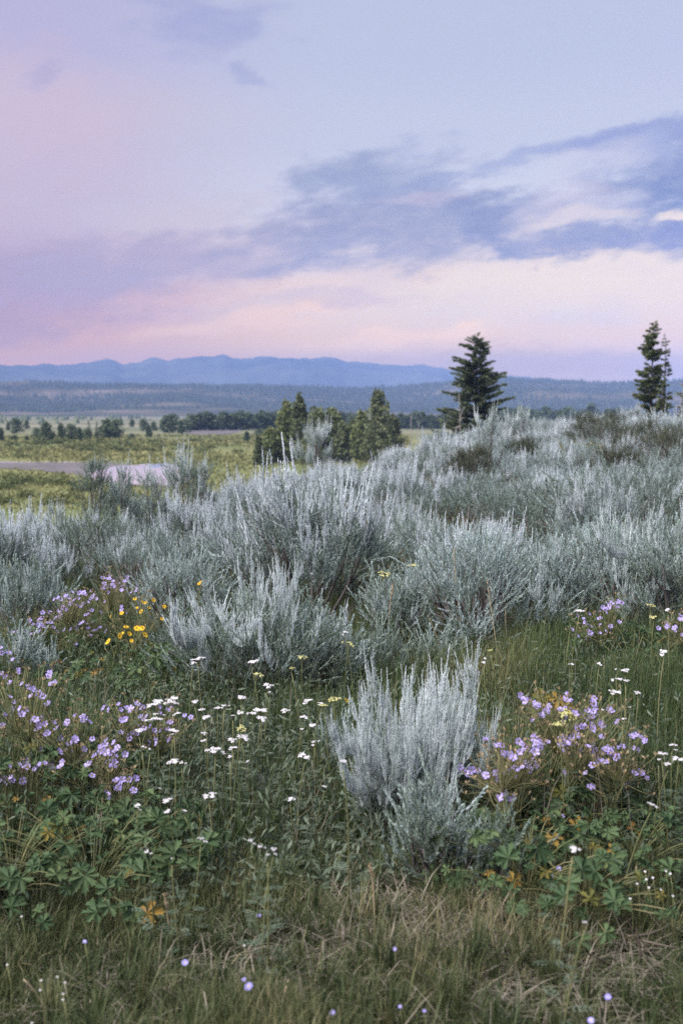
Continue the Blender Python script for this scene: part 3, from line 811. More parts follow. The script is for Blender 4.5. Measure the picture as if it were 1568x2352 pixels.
def bush(seed, Rb, Hf, clumps, shoots, skirt=.5, leafs=1.0, twist=1.0, dead=18):
    """woody trunk and leafy dome; also returns where flowering stems sprout"""
    rg = np.random.default_rng(seed); tr = MB(); fo = MB(); roots = []
    k = np.arange(clumps); a = k * 2.399 + rg.normal(0, .3, clumps); r = Rb * np.sqrt((k + .4) / clumps) * rg.uniform(.8, 1.1, clumps)
    z = Hf * (1 - .50 * (r / Rb) ** 2) * rg.uniform(.80, 1.10, clumps)
    C = np.stack([r * np.cos(a), r * np.sin(a), z], 1)
    nm = max(3, clumps // 3); stem_dir = rg.uniform(0, 6.28)
    for i, c in enumerate(C):
        g = i % nm; b0 = np.array([.05 * Rb * math.cos(g * 2.1 + stem_dir), .05 * Rb * math.sin(g * 2.1 + stem_dir), -.04])
        mid = np.array([c[0] * .55, c[1] * .55, c[2] * .35]) + rg.normal(0, .05 * Rb * twist, 3)
        tube(tr, bez(b0, mid, c - [0, 0, .06], 6), np.linspace(.016, .004, 6) * (.6 + Rb), 5, rg.uniform(.2, .7))
        for j in range(3):
            e = c + rg.normal(0, .11 * Rb * 2, 3) * [1, 1, .5]; tube(tr, bez(mid * .4 + c * .6 - [0, 0, .06], (mid + e) / 2, e, 4), np.linspace(.005, .002, 4), 3, rg.uniform(.2, .7))
    for j in range(dead):                                        # dead grey twigs under the skirt
        aa = rg.uniform(0, 6.28); rr2 = Rb * rg.uniform(.5, 1.05); e = np.array([rr2 * math.cos(aa), rr2 * math.sin(aa), Hf * rg.uniform(.05, .45)])
        tube(tr, bez([e[0] * .2, e[1] * .2, Hf * .12], e * .6 + rg.normal(0, .05, 3), e, 5), np.linspace(.004, .0012, 5), 3, rg.uniform(.5, 1))
    ns = int(shoots * (1 - skirt * .35)); ci = rg.integers(0, clumps, ns)
    off = rg.normal(0, 1, (ns, 3)) * np.array([.12 * Rb + .03, .12 * Rb + .03, .055]); p = C[ci] + off
    out = p * [1, 1, 0] / Rb; d = out * .35 + [0, 0, .95] + rg.normal(0, .24, (ns, 3)) + off * 2.0
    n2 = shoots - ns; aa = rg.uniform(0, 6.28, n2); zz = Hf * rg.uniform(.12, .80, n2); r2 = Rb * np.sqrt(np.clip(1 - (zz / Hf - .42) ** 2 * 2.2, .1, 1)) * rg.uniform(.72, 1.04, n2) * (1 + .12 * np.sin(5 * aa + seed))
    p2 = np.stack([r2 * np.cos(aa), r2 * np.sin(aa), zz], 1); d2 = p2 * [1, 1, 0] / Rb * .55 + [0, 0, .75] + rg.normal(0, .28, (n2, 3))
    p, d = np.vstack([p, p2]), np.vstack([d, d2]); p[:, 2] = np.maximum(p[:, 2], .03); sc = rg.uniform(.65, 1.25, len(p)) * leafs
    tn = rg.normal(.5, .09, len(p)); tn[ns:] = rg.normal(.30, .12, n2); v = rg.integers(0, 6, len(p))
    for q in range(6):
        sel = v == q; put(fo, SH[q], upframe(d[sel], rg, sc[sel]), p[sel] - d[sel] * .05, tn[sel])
    return tr, fo, C


def stems_for(seed, C, Rb, n, ln, lean=.30, tall=False):
    """n flowering stems rising from the clump tops: (variant, location, direction, turn, scale)"""
    rg = np.random.default_rng(seed); out = []
    for j in range(n):
        c = C[j % len(C)]; q = c + rg.normal(0, .08 * Rb * 2, 3) * [1, 1, .3] - [0, 0, .05 if not tall else .12 * ln]
        d = np.array([c[0] / Rb * lean, c[1] / Rb * lean, 1.0]) + rg.normal(0, .06, 3) * [1, 1, 0]
        out.append((int(rg.integers(8, 14) if tall else rg.integers(8)), q, d, math.atan2(c[1], c[0]) + rg.normal(0, .6), ln / (.60 if tall else .28) * rg.uniform(.62, 1.08)))
    return out


def stem_matrix(d, turn, s):
    d = unit(np.asarray(d, float)); x = np.array([math.cos(turn), math.sin(turn), 0]); x = unit(x - d * (x @ d)); y = np.cross(d, x)
    return np.stack([x, y, d], 1) * s


from mathutils import Matrix


def add_stems(parent, stems, thin=.8):
    for v, q, d, turn, s in stems:
        M = stem_matrix(d, turn, s) * np.array([thin, thin, 1.0]); o = obj('flowering_stem', PLUMES[v], parent)
        o.matrix_local = Matrix([list(M[0]) + [q[0]], list(M[1]) + [q[1]], list(M[2]) + [q[2]], [0, 0, 0, 1]])


def curl(parent, pts, seed, n=20, sl=.42):
    """a side branch that dips and turns up at its end, combed with short spikes (points in the parent's space)"""
    rg = np.random.default_rng(seed); mb = MB(); P_ = np.array(pts, float); path = bez(*P_, n=14)
    tube(mb, path, np.linspace(.0020, .0010, 14), 4, -.1, 0)
    for k in range(n):
        t = .22 + .78 * (k + rg.uniform(-.3, .3)) / (n - 1); f = min(max(t, 0), .999) * 13; i = int(f); q = path[i] + (path[i + 1] - path[i]) * (f - i)
        ax = unit(path[i + 1] - path[i]); d = np.array([0, 0, 1.0]) * .9 + ax * .30 + rg.normal(0, .14, 3)
        put(mb, SP[rg.integers(8)], upframe(d[None], rg, [sl * rg.uniform(.6, 1.1)]), q[None], .52 + rg.normal(0, .05))
    obj('drooping_branch', mb.mesh('drooping_branch', [spike_m, sstem]), parent)


taken = []
# label, px, base row, top row, half width px, clumps, shoots, stems, stem length as part of height, stem lean, leaf size, curls
NEARB = [
    ('tall feathery silver sagebrush standing alone in the foreground grass, right of centre', 925, 1945, 1492, 88, 10, 300, 34, .78, .14, .85, []),
    ('slim silver sagebrush plume standing just right of and behind the tall feathery one', 1058, 1880, 1478, 52, 6, 150, 17, .78, .10, .85, []),
    ('low blue green sagebrush sprig on the ground at the foot of the tall feathery one', 1000, 2045, 1800, 85, 6, 150, 2, .4, .5, .9, []),
    ('small blue green sagebrush sprig beside the lilac geraniums, low on the right', 1145, 2050, 1900, 48, 4, 80, 0, .4, .5, .9, []),
    ('big silver sagebrush with two curled drooping branches left of the centre', 610, 1612, 1240, 200, 18, 900, 24, .52, .35, 1.0, []),
    ('rounded leafy grey sagebrush dome with few flower stems right of the centre', 1090, 1500, 1225, 155, 16, 800, 3, .3, .4, 1.05, []),
    ('narrow dark green sagebrush between the curled bush and the rounded dome', 905, 1500, 1262, 78, 8, 300, 9, .45, .3, 1.0, []),
    ('sagebrush with a hanging comb of branches right of the rounded dome', 1260, 1470, 1200, 105, 12, 520, 14, .42, .35, 1.0, []),
    ('wide sagebrush with dark tangled dead twigs beneath it near the right edge', 1415, 1470, 1150, 140, 15, 760, 18, .42, .35, 1.0, []),
    ('sagebrush cut off by the right edge above the dark hollow', 1555, 1480, 1150, 130, 14, 680, 16, .42, .35, 1.0, []),
    ('bluish sagebrush cut off by the left edge above the purple geraniums', 60, 1480, 1262, 92, 10, 440, 9, .40, .35, 1.0, []),
    ('small bluish sagebrush sprig on the left among the purple geraniums', 40, 1600, 1400, 45, 4, 110, 5, .5, .3, .95, []),
    ('upright bluish sagebrush sprig just right of the leftmost sprig among the purple geraniums', 105, 1600, 1440, 34, 3, 80, 5, .55, .3, .95, []),
    ('low sagebrush sprig in the grass left of the tall feathery sagebrush', 790, 1840, 1610, 52, 4, 120, 6, .55, .35, .9, []),
    ('low drooping sagebrush on the grass under the curled bush, right side', 745, 1600, 1405, 80, 7, 260, 4, .35, .4, .95, []),
    ('dusty sagebrush behind the yellow flowers, left of the curled bush', 415, 1450, 1255, 105, 11, 480, 9, .40, .35, 1.0, []),
    ('grey green sagebrush behind the purple geraniums, second from the left edge', 215, 1350, 1140, 130, 12, 520, 16, .48, .3, 1.0, []),
    ('spiky sagebrush behind the narrow dark green one, in the middle', 800, 1370, 1165, 115, 12, 520, 16, .46, .3, 1.0, []),
    ('spiky sagebrush rising behind the rounded dome, right of centre', 960, 1350, 1140, 110, 12, 520, 17, .48, .3, 1.0, []),
    ('low leafy sagebrush in the grass between the curled bush and the dome', 870, 1570, 1440, 75, 7, 300, 5, .4, .3, .95, []),
    ('small pale sagebrush tuft in the grass beneath the rounded dome', 1000, 1560, 1455, 50, 5, 190, 4, .4, .3, .95, []),
    ('low sagebrush at the left foot of the curled bush', 440, 1570, 1420, 80, 7, 320, 5, .4, .3, .95, []),
    ('broad pale sagebrush behind the curled bush', 590, 1350, 1150, 150, 14, 620, 18, .45, .3, 1.0, []),
]
for i, (lab, px, bpy_, tpy, hw, cl, sh, stn, sl, lean, lf, _) in enumerate(NEARB):
    g = ground(px, bpy_); dist = g[1]; ztop = at_depth(px, tpy, dist)[2]; Ht = ztop - g[2]; Rb = hw / FPX * dist
    tall = sl > .6 or i == 4; ln = Ht * (sl if tall else sl * .72); Hf = Ht - ln * (.80 if stn > 3 else .30)
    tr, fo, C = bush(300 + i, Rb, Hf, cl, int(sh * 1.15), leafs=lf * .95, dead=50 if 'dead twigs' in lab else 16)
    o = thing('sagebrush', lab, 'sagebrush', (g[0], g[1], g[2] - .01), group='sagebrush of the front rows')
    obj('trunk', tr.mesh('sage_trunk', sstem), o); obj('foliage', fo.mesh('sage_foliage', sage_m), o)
    add_stems(o, stems_for(400 + i, C, Rb, stn if tall else int(stn * 1.1), ln, lean * (1 if i < 2 else .45), tall), .85 if i < 2 else 1.0)
    taken.append((g[0], g[1], Rb)); NEARB[i] = (o, g, Rb, Ht)


def curl_at(k, a, b, c, dy=None, **kw):
    """draw a drooping branch through three pixels of the photo, at the front of bush k"""
    o, g, Rb, _ = NEARB[k]; y = g[1] - (Rb * .9 if dy is None else dy)
    pts = [at_depth(a[0], a[1], y + .35 * Rb), at_depth(b[0], b[1], y), at_depth(c[0], c[1], y - .05)]
    curl(o, [p - np.array(o.location) for p in pts], int(a[0]), **kw)


curl_at(4, (545, 1405), (395, 1560), (398, 1425), n=44, sl=0.81)
curl_at(4, (470, 1330), (545, 1560), (582, 1450), n=40, sl=0.77)
curl_at(4, (500, 1430), (425, 1530), (428, 1470), n=26, sl=0.63)
curl_at(0, (900, 1770), (800, 1900), (783, 1745), n=34, sl=0.53)
curl_at(0, (930, 1740), (850, 1850), (835, 1720), n=30, sl=0.56)
curl_at(0, (890, 1690), (775, 1780), (762, 1690), n=30, sl=0.53)
curl_at(7, (1215, 1430), (1190, 1530), (1150, 1440), n=26, sl=0.63)
curl_at(8, (1330, 1385), (1275, 1490), (1268, 1390), n=32, sl=0.67)
curl_at(5, (1190, 1330), (1255, 1420), (1240, 1340), n=26, sl=0.67)
curl_at(9, (1450, 1270), (1420, 1310), (1375, 1240), n=26, sl=0.70)

# single bushes on the lip of the terrace, with the pond behind them
for i, (lab, px, y, tpy, hw, cl, sh, stn) in enumerate([
        ('tall dark sagebrush on the rim just right of the pond', 432, 15.5, 1040, 66, 12, 620, 12), ('grey sagebrush standing in front of the pond, middle one', 270, 14.0, 1088, 46, 8, 380, 7),
        ('rounded pale sagebrush in front of the left end of the pond', 212, 13.5, 1106, 40, 8, 380, 1), ('tall thin sagebrush spikes against the meadow at left', 120, 12.5, 1128, 22, 3, 60, 6),
        ('sagebrush on the rim directly under the right end of the pond', 345, 14.5, 1090, 48, 8, 380, 7), ('pale broad sagebrush standing in front of the big spruce on its right side', 1120, 22.0, 962, 46, 10, 480, 16), ('tall pale sagebrush just right of the big spruce', 1195, 34.0, 938, 34, 9, 420, 16), ('silver sagebrush at the left foot of the big spruce', 1010, 26.0, 1015, 40, 9, 420, 10),
        ('pale pointed sagebrush rising before the clump of pointed trees', 722, 25.0, 985, 36, 8, 300, 18)]):
    d3 = ray(px, 945); x = d3[0] / d3[1] * y; z = float(land(x, y)); Ht = (at_depth(px, tpy, y)[2] - z) * 1.27; Rb = hw / FPX * y; ln = Ht * .30; Hf = Ht - ln * (.80 if stn > 3 else .30)
    tr, fo, C = bush(350 + i, Rb, Hf, cl, sh, leafs=1.05); o = thing('sagebrush', lab, 'sagebrush', (x, y, z - .02), group='sagebrush on the rim')
    obj('trunk', tr.mesh('sage_trunk', sstem), o); obj('foliage', fo.mesh('sage_foliage', sage_m), o); add_stems(o, stems_for(450 + i, C, Rb, stn, ln, .2)); taken.append((x, y, Rb * .8))

# the crowd behind: eight bushes, copied one by one over the rise
sage_far_m = mat('sage_leaf_bluish', [(0.085, 0.115, 0.08), (0.22, 0.28, 0.245), (0.42, 0.505, 0.515), (0.60, 0.67, 0.70)], trans=0.2, ovary=.36, vary=0.18, nscale=3.0, rough=0.8)
spike_far_m = mat('sage_spike_bluish', [(0.24, 0.26, 0.25), (0.42, 0.475, 0.475), (0.63, 0.69, 0.715), (0.74, 0.78, 0.82)], trans=0.2, ovary=.34, vary=0.14, nscale=3.0, rough=0.8)
VAR = []
for k in range(8):
    Rb, Ht = [.50, .58, .46, .62, .52, .44, .55, .60][k], [.98, .84, 1.05, .70, .94, 1.08, .66, .84][k]; stn = [18, 9, 22, 6, 20, 16, 2, 12][k]
    ln = Ht * [.44, .34, .46, .30, .42, .46, .2, .38][k]; Hf = Ht - ln * .8
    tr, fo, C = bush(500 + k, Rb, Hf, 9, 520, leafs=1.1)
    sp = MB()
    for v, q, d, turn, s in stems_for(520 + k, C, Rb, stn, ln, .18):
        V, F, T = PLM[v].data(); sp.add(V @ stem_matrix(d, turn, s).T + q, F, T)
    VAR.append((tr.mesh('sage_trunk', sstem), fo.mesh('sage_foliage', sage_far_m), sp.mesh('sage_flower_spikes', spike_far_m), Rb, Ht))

rg = np.random.default_rng(77); pts = []; tries = 0
while tries < 60000 and len(pts) < 285:
    tries += 1
    y = 7.6 + (62 - 7.6) * rg.random() ** 1.15; x = y * rg.uniform(-.37, .37)
    if y > rim(x) + 4: continue
    px = PW / 2 + FPX * x / y; py = 945 + (EYE - float(land(x, y))) / y * FPX
    if px > 1150 and y < 8.3 or (px < 430 and y < 8.8): continue
    if 960 < px < 1120 and 20 < y < 27 and rg.random() < .7: continue           # the dark hollow with dead branches
    if px > 1230 and px < 1440 and 26 < y < 36 and rg.random() < .75: continue   # the rabbitbrush patch
    sp_ = .98 + .012 * y
    if any((x - a) ** 2 + (y - b_) ** 2 < (sp_ if c == 0 else c * .75 + .28) ** 2 for a, b_, c in taken): continue
    taken.append((x, y, 0)); pts.append((y, x, px))
pts.sort(); bands = [(7, 10.2), (10.2, 13.5), (13.5, 18), (18, 26), (26, 38), (38, 90)]
names = ['in the first row behind the front bushes', 'in the second crowded row', 'in the third crowded row', 'in the hazy middle rows', 'in the rows near the skyline', 'in the farthest crowd']
print('crowd', len(pts), [sum(a <= p[0] < b_ for p in pts) for a, b_ in bands])
for bi, (lo, hi) in enumerate(bands):
    row = sorted([p for p in pts if lo <= p[0] < hi], key=lambda p: p[2]); vis = [p for p in row if -30 < p[2] < PW + 30]
    for p in row:
        y, x, px = p; k = int(rg.integers(8)); tr, fo, sp, Rb, Ht = VAR[k]
        s = rg.choice([rg.uniform(.55, .85), rg.uniform(.85, 1.15), rg.uniform(1.05, 1.45)]) * (1.0 + (.08 if y > 25 else 0))
        s = min(s, .88 if px < 560 else (1.0 if px < 1010 and y > 13 else 1.5))
        look = ['spiky', 'grey', 'spiky', 'low spreading', 'spiky', 'tall spiky', 'rounded leafy', 'pale'][k]
        if bi < 4 and p in vis: lab = f'{look} sagebrush {names[bi]}, {ordinal(vis.index(p))} from the left'
        else:
            side = 'left of the pointed trees' if px < 560 else ('under the pointed trees' if px < 960 else ('around the big spruce' if px < 1250 else 'on the right hand rise'))
            lab = f'small silver sagebrush {names[bi]}, {side}'
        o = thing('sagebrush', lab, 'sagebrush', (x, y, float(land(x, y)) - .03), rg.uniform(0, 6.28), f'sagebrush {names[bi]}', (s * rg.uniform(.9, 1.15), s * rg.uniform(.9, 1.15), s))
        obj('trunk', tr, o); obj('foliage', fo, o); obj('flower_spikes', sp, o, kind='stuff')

# dead bushes: grey-brown twigs without leaves
for i, (lab, px, y, hw, Hd) in enumerate([('dead leafless sagebrush in the dark gap below the big spruce, left one', 1035, 21.5, 62, .62), ('dead leafless sagebrush in the dark gap below the big spruce, right one', 1085, 23.5, 50, .55),
                                          ('dead brown twigs of a sagebrush behind the purple geraniums', 320, 9.3, 70, .50), ('dead dark twiggy sagebrush in the hollow at the right edge', 1470, 7.5, 120, .42),
                                          ('dead twiggy sagebrush under the tall rim bush beside the pond', 480, 13.0, 55, .5), ('dead leafless sagebrush on the right hand rise below the pines', 1500, 33.0, 45, .7)]):
    d3 = ray(px, 945); x = d3[0] / d3[1] * y; rg = np.random.default_rng(650 + i); Rb = hw / FPX * y; mb = MB()
    for k in range(150):
        a = rg.uniform(0, 6.28); r = Rb * math.sqrt(rg.random()); e = np.array([r * math.cos(a), r * math.sin(a), Hd * rg.uniform(.3, 1.0) * (1 - .4 * (r / Rb) ** 2)])
        tube(mb, bez([e[0] * .1, e[1] * .1, 0], [e[0] * .5, e[1] * .5, e[2] * .5] + rg.normal(0, .05, 3), e, 5), np.linspace(.006, .0015, 5), 3, rg.uniform(.2, 1))
    thing('dead_sagebrush', lab, 'dead shrub', (x, y, float(land(x, y)) - .03), 0, 'dead sagebrush', me=mb.mesh('dead_sagebrush', sstem))

# dark shrubs on the right-hand rise
dark_m = mat('dark_shrub_leaf', [(0.05, 0.062, 0.040), (0.10, 0.115, 0.078), (0.17, 0.18, 0.135), (0.27, 0.27, 0.24)], trans=.15, vary=.3, nscale=4)
for i, (lab, px, y, tpy, hw) in enumerate([('dark olive shrub at the right edge of the rise, nearest one', 1560, 22.0, 968, 95), ('dark olive shrub on the rise directly beneath the slim pines', 1480, 25.0, 962, 75), ('dark grey shrub on the rise left of the pines', 1395, 29.0, 968, 60),
                                           ('low dark shrub in the dip between the spruce and the pines', 1345, 33.0, 958, 42), ('dark shrub beneath the pale sagebrush in front of the spruce', 1085, 20.5, 1030, 52), ('dark olive shrub low on the rise below the rabbitbrush', 1420, 20.0, 1035, 60), ('small dark shrub left of the golden rabbitbrush', 1200, 24.0, 1012, 40)]):
    d3 = ray(px, 945); x = d3[0] / d3[1] * y; z = float(land(x, y)); Ht = max(.6, (at_depth(px, tpy, y)[2] - z) * 1.08); Rb = hw / FPX * y
    tr, fo, C = bush(680 + i, Rb, Ht, 13, 620, leafs=1.3, dead=30); o = thing('dark_shrub', lab, 'shrub', (x, y, z - .03), 0, 'dark shrubs on the rise')
    obj('trunk', tr.mesh('shrub_trunk', sstem), o); obj('foliage', fo.mesh('shrub_foliage', dark_m), o)

# ------------------------------------------------------------------ wildflowers
leaf_m = mat('geranium_leaf', [(0.020, 0.042, 0.018), (0.046, 0.084, 0.036), (0.085, 0.13, 0.054), (0.19, 0.19, 0.06)], trans=0.25, vary=0.35, nscale=7.0, rough=0.6)
turn_m = mat('turning_leaf', [(0.05, 0.07, 0.02), (0.12, 0.12, 0.03), (0.24, 0.15, 0.035), (0.20, 0.075, 0.03)], trans=0.25, vary=0.6, nscale=9.0)
stem_m = mat('green_stem', [(0.06, 0.075, 0.03), (0.12, 0.13, 0.055), (0.22, 0.20, 0.10)], vary=0.3, rough=0.7)
bud_m = mat('dry_calyx', [(0.10, 0.09, 0.05), (0.20, 0.16, 0.09), (0.30, 0.22, 0.14)], vary=0.3)
lilac_m = mat('lilac_petal', [(0.27, 0.20, 0.54), (0.42, 0.34, 0.74), (0.60, 0.53, 0.86)], trans=0.3, vary=0.22, nscale=30.0, rough=0.6)
white_m = mat('white_petal', [(0.36, 0.33, 0.30), (0.54, 0.52, 0.53), (0.66, 0.65, 0.68)], trans=0.25, vary=0.15, nscale=40.0)
yel_m = mat('yellow_petal', [(0.55, 0.28, 0.01), (0.75, 0.45, 0.02), (0.80, 0.55, 0.05)], trans=0.25, vary=0.2, nscale=30.0)
pale_m = mat('pale_green_flower', [(0.22, 0.24, 0.08), (0.38, 0.38, 0.15), (0.50, 0.47, 0.22)], trans=0.2, vary=0.3, nscale=30.0)
yarl_m = mat('grey_green_leaf', [(0.04, 0.060, 0.038), (0.085, 0.115, 0.075), (0.15, 0.18, 0.13)], trans=0.2, vary=0.3, nscale=6.0)
blue_m = mat('aster_ray', [(0.18, 0.17, 0.48), (0.30, 0.28, 0.65), (0.42, 0.40, 0.74)], trans=0.25, vary=0.2, nscale=30.0)


def fan(mb, pts, tint, mt=0):
    pts = np.asarray(pts, float); return mb.add(pts, [(0, i, i + 1) for i in range(1, len(pts) - 1)], tint, mt)


def palm_leaf(seed, lobes=5, cut=.30):
    """a palmate leaf 1 m across (scaled down when used): deep toothed lobes, stalk end at the origin, facing +z"""
    rg = np.random.default_rng(seed); mb = MB()
    for k, a in enumerate(np.linspace(-125, 125, lobes)):
        L_ = .56 * (1 - .28 * (abs(a) / 118) ** 1.5) * rg.uniform(.9, 1.1); w = .40 * L_; tw = rg.normal(0, .22)
        P_ = np.array([[0, 0, 0], [-cut * w, .38, 0], [-.62 * w, .60, .02], [-.40 * w, .66, 0], [-.52 * w, .86, -.01], [-.18 * w, .82, 0], [0, 1.02, -.02],
                       [.18 * w, .82, 0], [.52 * w, .86, -.01], [.40 * w, .66, 0], [.62 * w, .60, .02], [cut * w, .38, 0]])
        P_[:, 1] *= L_; P_[:, 2] = P_[:, 2] * .6 + .45 * np.abs(P_[:, 0]) - rg.uniform(.2, .75) * P_[:, 1] ** 2 + .12 * P_[:, 1]
        P_[:, 2] += tw * P_[:, 0] * 2
        c, s = math.cos(rad(-a)), math.sin(rad(-a)); Q = P_.copy(); Q[:, 0] = P_[:, 0] * c - P_[:, 1] * s; Q[:, 1] = P_[:, 0] * s + P_[:, 1] * c
        fan(mb, Q, .45 + rg.normal(0, .08))
    return mb


def petal_flower(seed, n=5, wide=.62, cup=.30, notch=.06, mt=0, centre=.12):
    """a flower 1 m across (scaled down when used), facing +z"""
    rg = np.random.default_rng(seed); mb = MB()
    for k in range(n):
        a = 6.283 * k / n + rg.normal(0, .06); w = wide * rg.uniform(.9, 1.08) / 2; cu = cup * rg.uniform(.6, 1.3)
        P_ = np.array([[0, .04, 0], [-.35 * w, .16, .02], [-.9 * w, .34, .09], [-.7 * w, .46, .12], [0, .5 - notch, .12], [.7 * w, .46, .12], [.9 * w, .34, .09], [.35 * w, .16, .02]])
        P_[:, 2] *= cu / .3; c, s = math.cos(a), math.sin(a); Q = P_.copy(); Q[:, 0] = P_[:, 0] * c - P_[:, 1] * s; Q[:, 1] = P_[:, 0] * s + P_[:, 1] * c
        fan(mb, Q, np.array([.85, .75, .5, .45, .45, .45, .5, .75]) + rg.normal(0, .08), mt)
    th = np.linspace(0, 6.283, 6)[:-1]; r = centre
    mb.add(np.vstack([[[0, 0, .12]], np.stack([r * np.cos(th), r * np.sin(th), 0 * th + .03], 1)]), [(0, k + 1, (k + 1) % 5 + 1) for k in range(5)], .6, 1)
    return mb


GL = [palm_leaf(600 + k, [5, 7, 6, 7][k % 4]).mesh('palmate_leaf', leaf_m) for k in range(8)]
TL = [palm_leaf(610 + k, 5).mesh('turning_leaf', turn_m) for k in range(3)]
GF = [petal_flower(620 + k, wide=.41, cup=[.22, .38, .60][k], notch=.03, centre=.07).mesh('geranium_flower', [lilac_m, pale_m]) for k in range(3)]
YF = [petal_flower(630 + k, 7, .34, .26).mesh('yellow_flower', [yel_m, turn_m]) for k in range(2)]
AF = [petal_flower(640 + k, 12, .22, .12, 0).mesh('aster_flower', [blue_m, yel_m]) for k in range(2)]
WF = [petal_flower(645, 5, .55, .15, 0).mesh('small_white_flower', [white_m, pale_m])]


def place_part(name, me, parent, loc, d, turn, s, kind=None, label=None):
    M = stem_matrix(d, turn, s); o = obj(name, me, parent, kind=kind)
    o.matrix_local = Matrix([list(M[0]) + [loc[0]], list(M[1]) + [loc[1]], list(M[2]) + [loc[2]], [0, 0, 0, 1]])
    if label: o['label'] = label
    return o


def calyx(mb, p, rg, s=.010, n=5, mt=1):
    d = rsph(n, rg) * .7 + [0, 0, .8]; ln = s * rg.uniform(.7, 1.5, n)
    mb.stamp(LV, LF, frames(d, rsph(n, rg), np.stack([ln * .45, ln, ln], 1)), np.repeat(p[None], n, 0), rg.uniform(.2, .9, n), mt)


def forb(name, label, cat, base, flowers, nleaf, leaf_r, leaf_h, leaf_s, fl, fs, seed, group=None, turning=0.0, leaves=None, heads=1.0, nod=.5, smat=None):
    """a branching wildflower: base on the ground, flowers given as points in space; each leaf and flower a part"""
    rg = np.random.default_rng(seed); o = thing(name, label, cat, tuple(base), 0, group); st = MB(); b0 = np.array(base)
    F = [np.asarray(f, float) - b0 for f in flowers]
    if F:
        hubs = []
        nh = max(1, int(round(len(F) / 3.0))); idx = rg.permutation(len(F))
        for h in range(nh):
            mem = [F[i] for i in idx[h::nh]]; c = np.mean(mem, 0); hub = np.array([c[0] * .72, c[1] * .72, c[2] * .62]); hubs.append(hub)
        for h, hub in enumerate(hubs): tube(st, bez(rg.normal(0, .02, 3) * [1, 1, 0], [hub[0] * .2, hub[1] * .2, hub[2] * .7], hub, 5), np.linspace(.0035, .0022, 5), 4, rg.uniform(.3, .7))
        for i, f in enumerate(F):
            hub = hubs[int(np.argmin([np.linalg.norm(f - h) for h in hubs]))]
            tube(st, bez(hub, (hub + f) / 2 + [0, 0, .25 * max(.01, f[2] - hub[2])] + rg.normal(0, .012, 3), f, 5), np.linspace(.0020, .0011, 5), 3, rg.uniform(.3, .8))
            d = np.array([rg.normal(0, .5), -rg.uniform(.2, 1.0) * nod * 1.6, rg.uniform(.35, 1.0)])
            place_part('flower', fl[int(rg.integers(len(fl)))], o, f, d, rg.uniform(0, 6.28), fs * rg.uniform(.62, 1.18))
            calyx(st, f - d * .004, rg)
            for q in range(int(rg.poisson(2.6 * heads))):            # spent heads and buds around it
                e = f + rg.normal(0, .035, 3) - [0, 0, .01]; tube(st, bez(hub, (hub + e) / 2 + rg.normal(0, .01, 3), e, 4), .0010, 3, rg.uniform(.4, .9)); calyx(st, e, rg, .012)
    for k in range(int(nleaf * 2.1)):
        a = rg.uniform(0, 6.28); r = leaf_r * math.sqrt(rg.uniform(.04, 1)); z = leaf_h * rg.uniform(.35, 1.0) * (1 - .35 * (r / leaf_r) ** 2)
        q = np.array([r * math.cos(a), r * math.sin(a), z]); tube(st, bez([0, 0, 0], [q[0] * .3, q[1] * .3, z * .8], q, 5), np.linspace(.0026, .0014, 5), 3, rg.uniform(.2, .8))
        d = np.array([math.cos(a) * .45, math.sin(a) * .45 - .35, 1.0]) + rg.normal(0, .28, 3)
        tn = rg.random() < turning * .55; me = (TL if tn else (leaves or GL)); s = leaf_s * rg.uniform(.38, 1.10) * (.55 if tn else .70)
        place_part('leaf', me[int(rg.integers(len(me)))], o, q, d, rg.uniform(0, 6.28), s, label='leaf turned yellow and orange' if tn else None)
    obj('stem', st.mesh('flower_stems', [smat or stem_m, bud_m]), o)
    return o


def cluster_pts(y0, cx, cy, rx, ry, n, seed, dy=.16, named=()):
    """n flower points scattered in an oval of the photo, in depth about y0"""
    rg = np.random.default_rng(seed); out = [at_depth(px, py, y0 + rg.normal(0, dy * .5)) for px, py in named]
    for px, py in list(named):                                      # a bloom or two crowd each one
        for _ in range(rg.integers(0, 3)): out.append(at_depth(px + rg.normal(0, 13), py + rg.normal(0, 9), y0 + rg.normal(0, dy * .5)))
    for k in range(n):
        a, r = rg.uniform(0, 6.28), math.sqrt(rg.random()); out.append(at_depth(cx + rx * r * math.cos(a), cy + ry * r * math.sin(a), y0 + rg.normal(0, dy)))
    return out


def q5(*l): return [(x * .5, 1507.7 + y * .5) for x, y in l]
def q6(*l): return [(784 + x * .5, 1507.7 + y * .5) for x, y in l]
def q3(*l): return [(x * .5, 1130.8 + y * .5) for x, y in l]
def q4(*l): return [(784 + x * .5, 1130.8 + y * .5) for x, y in l]


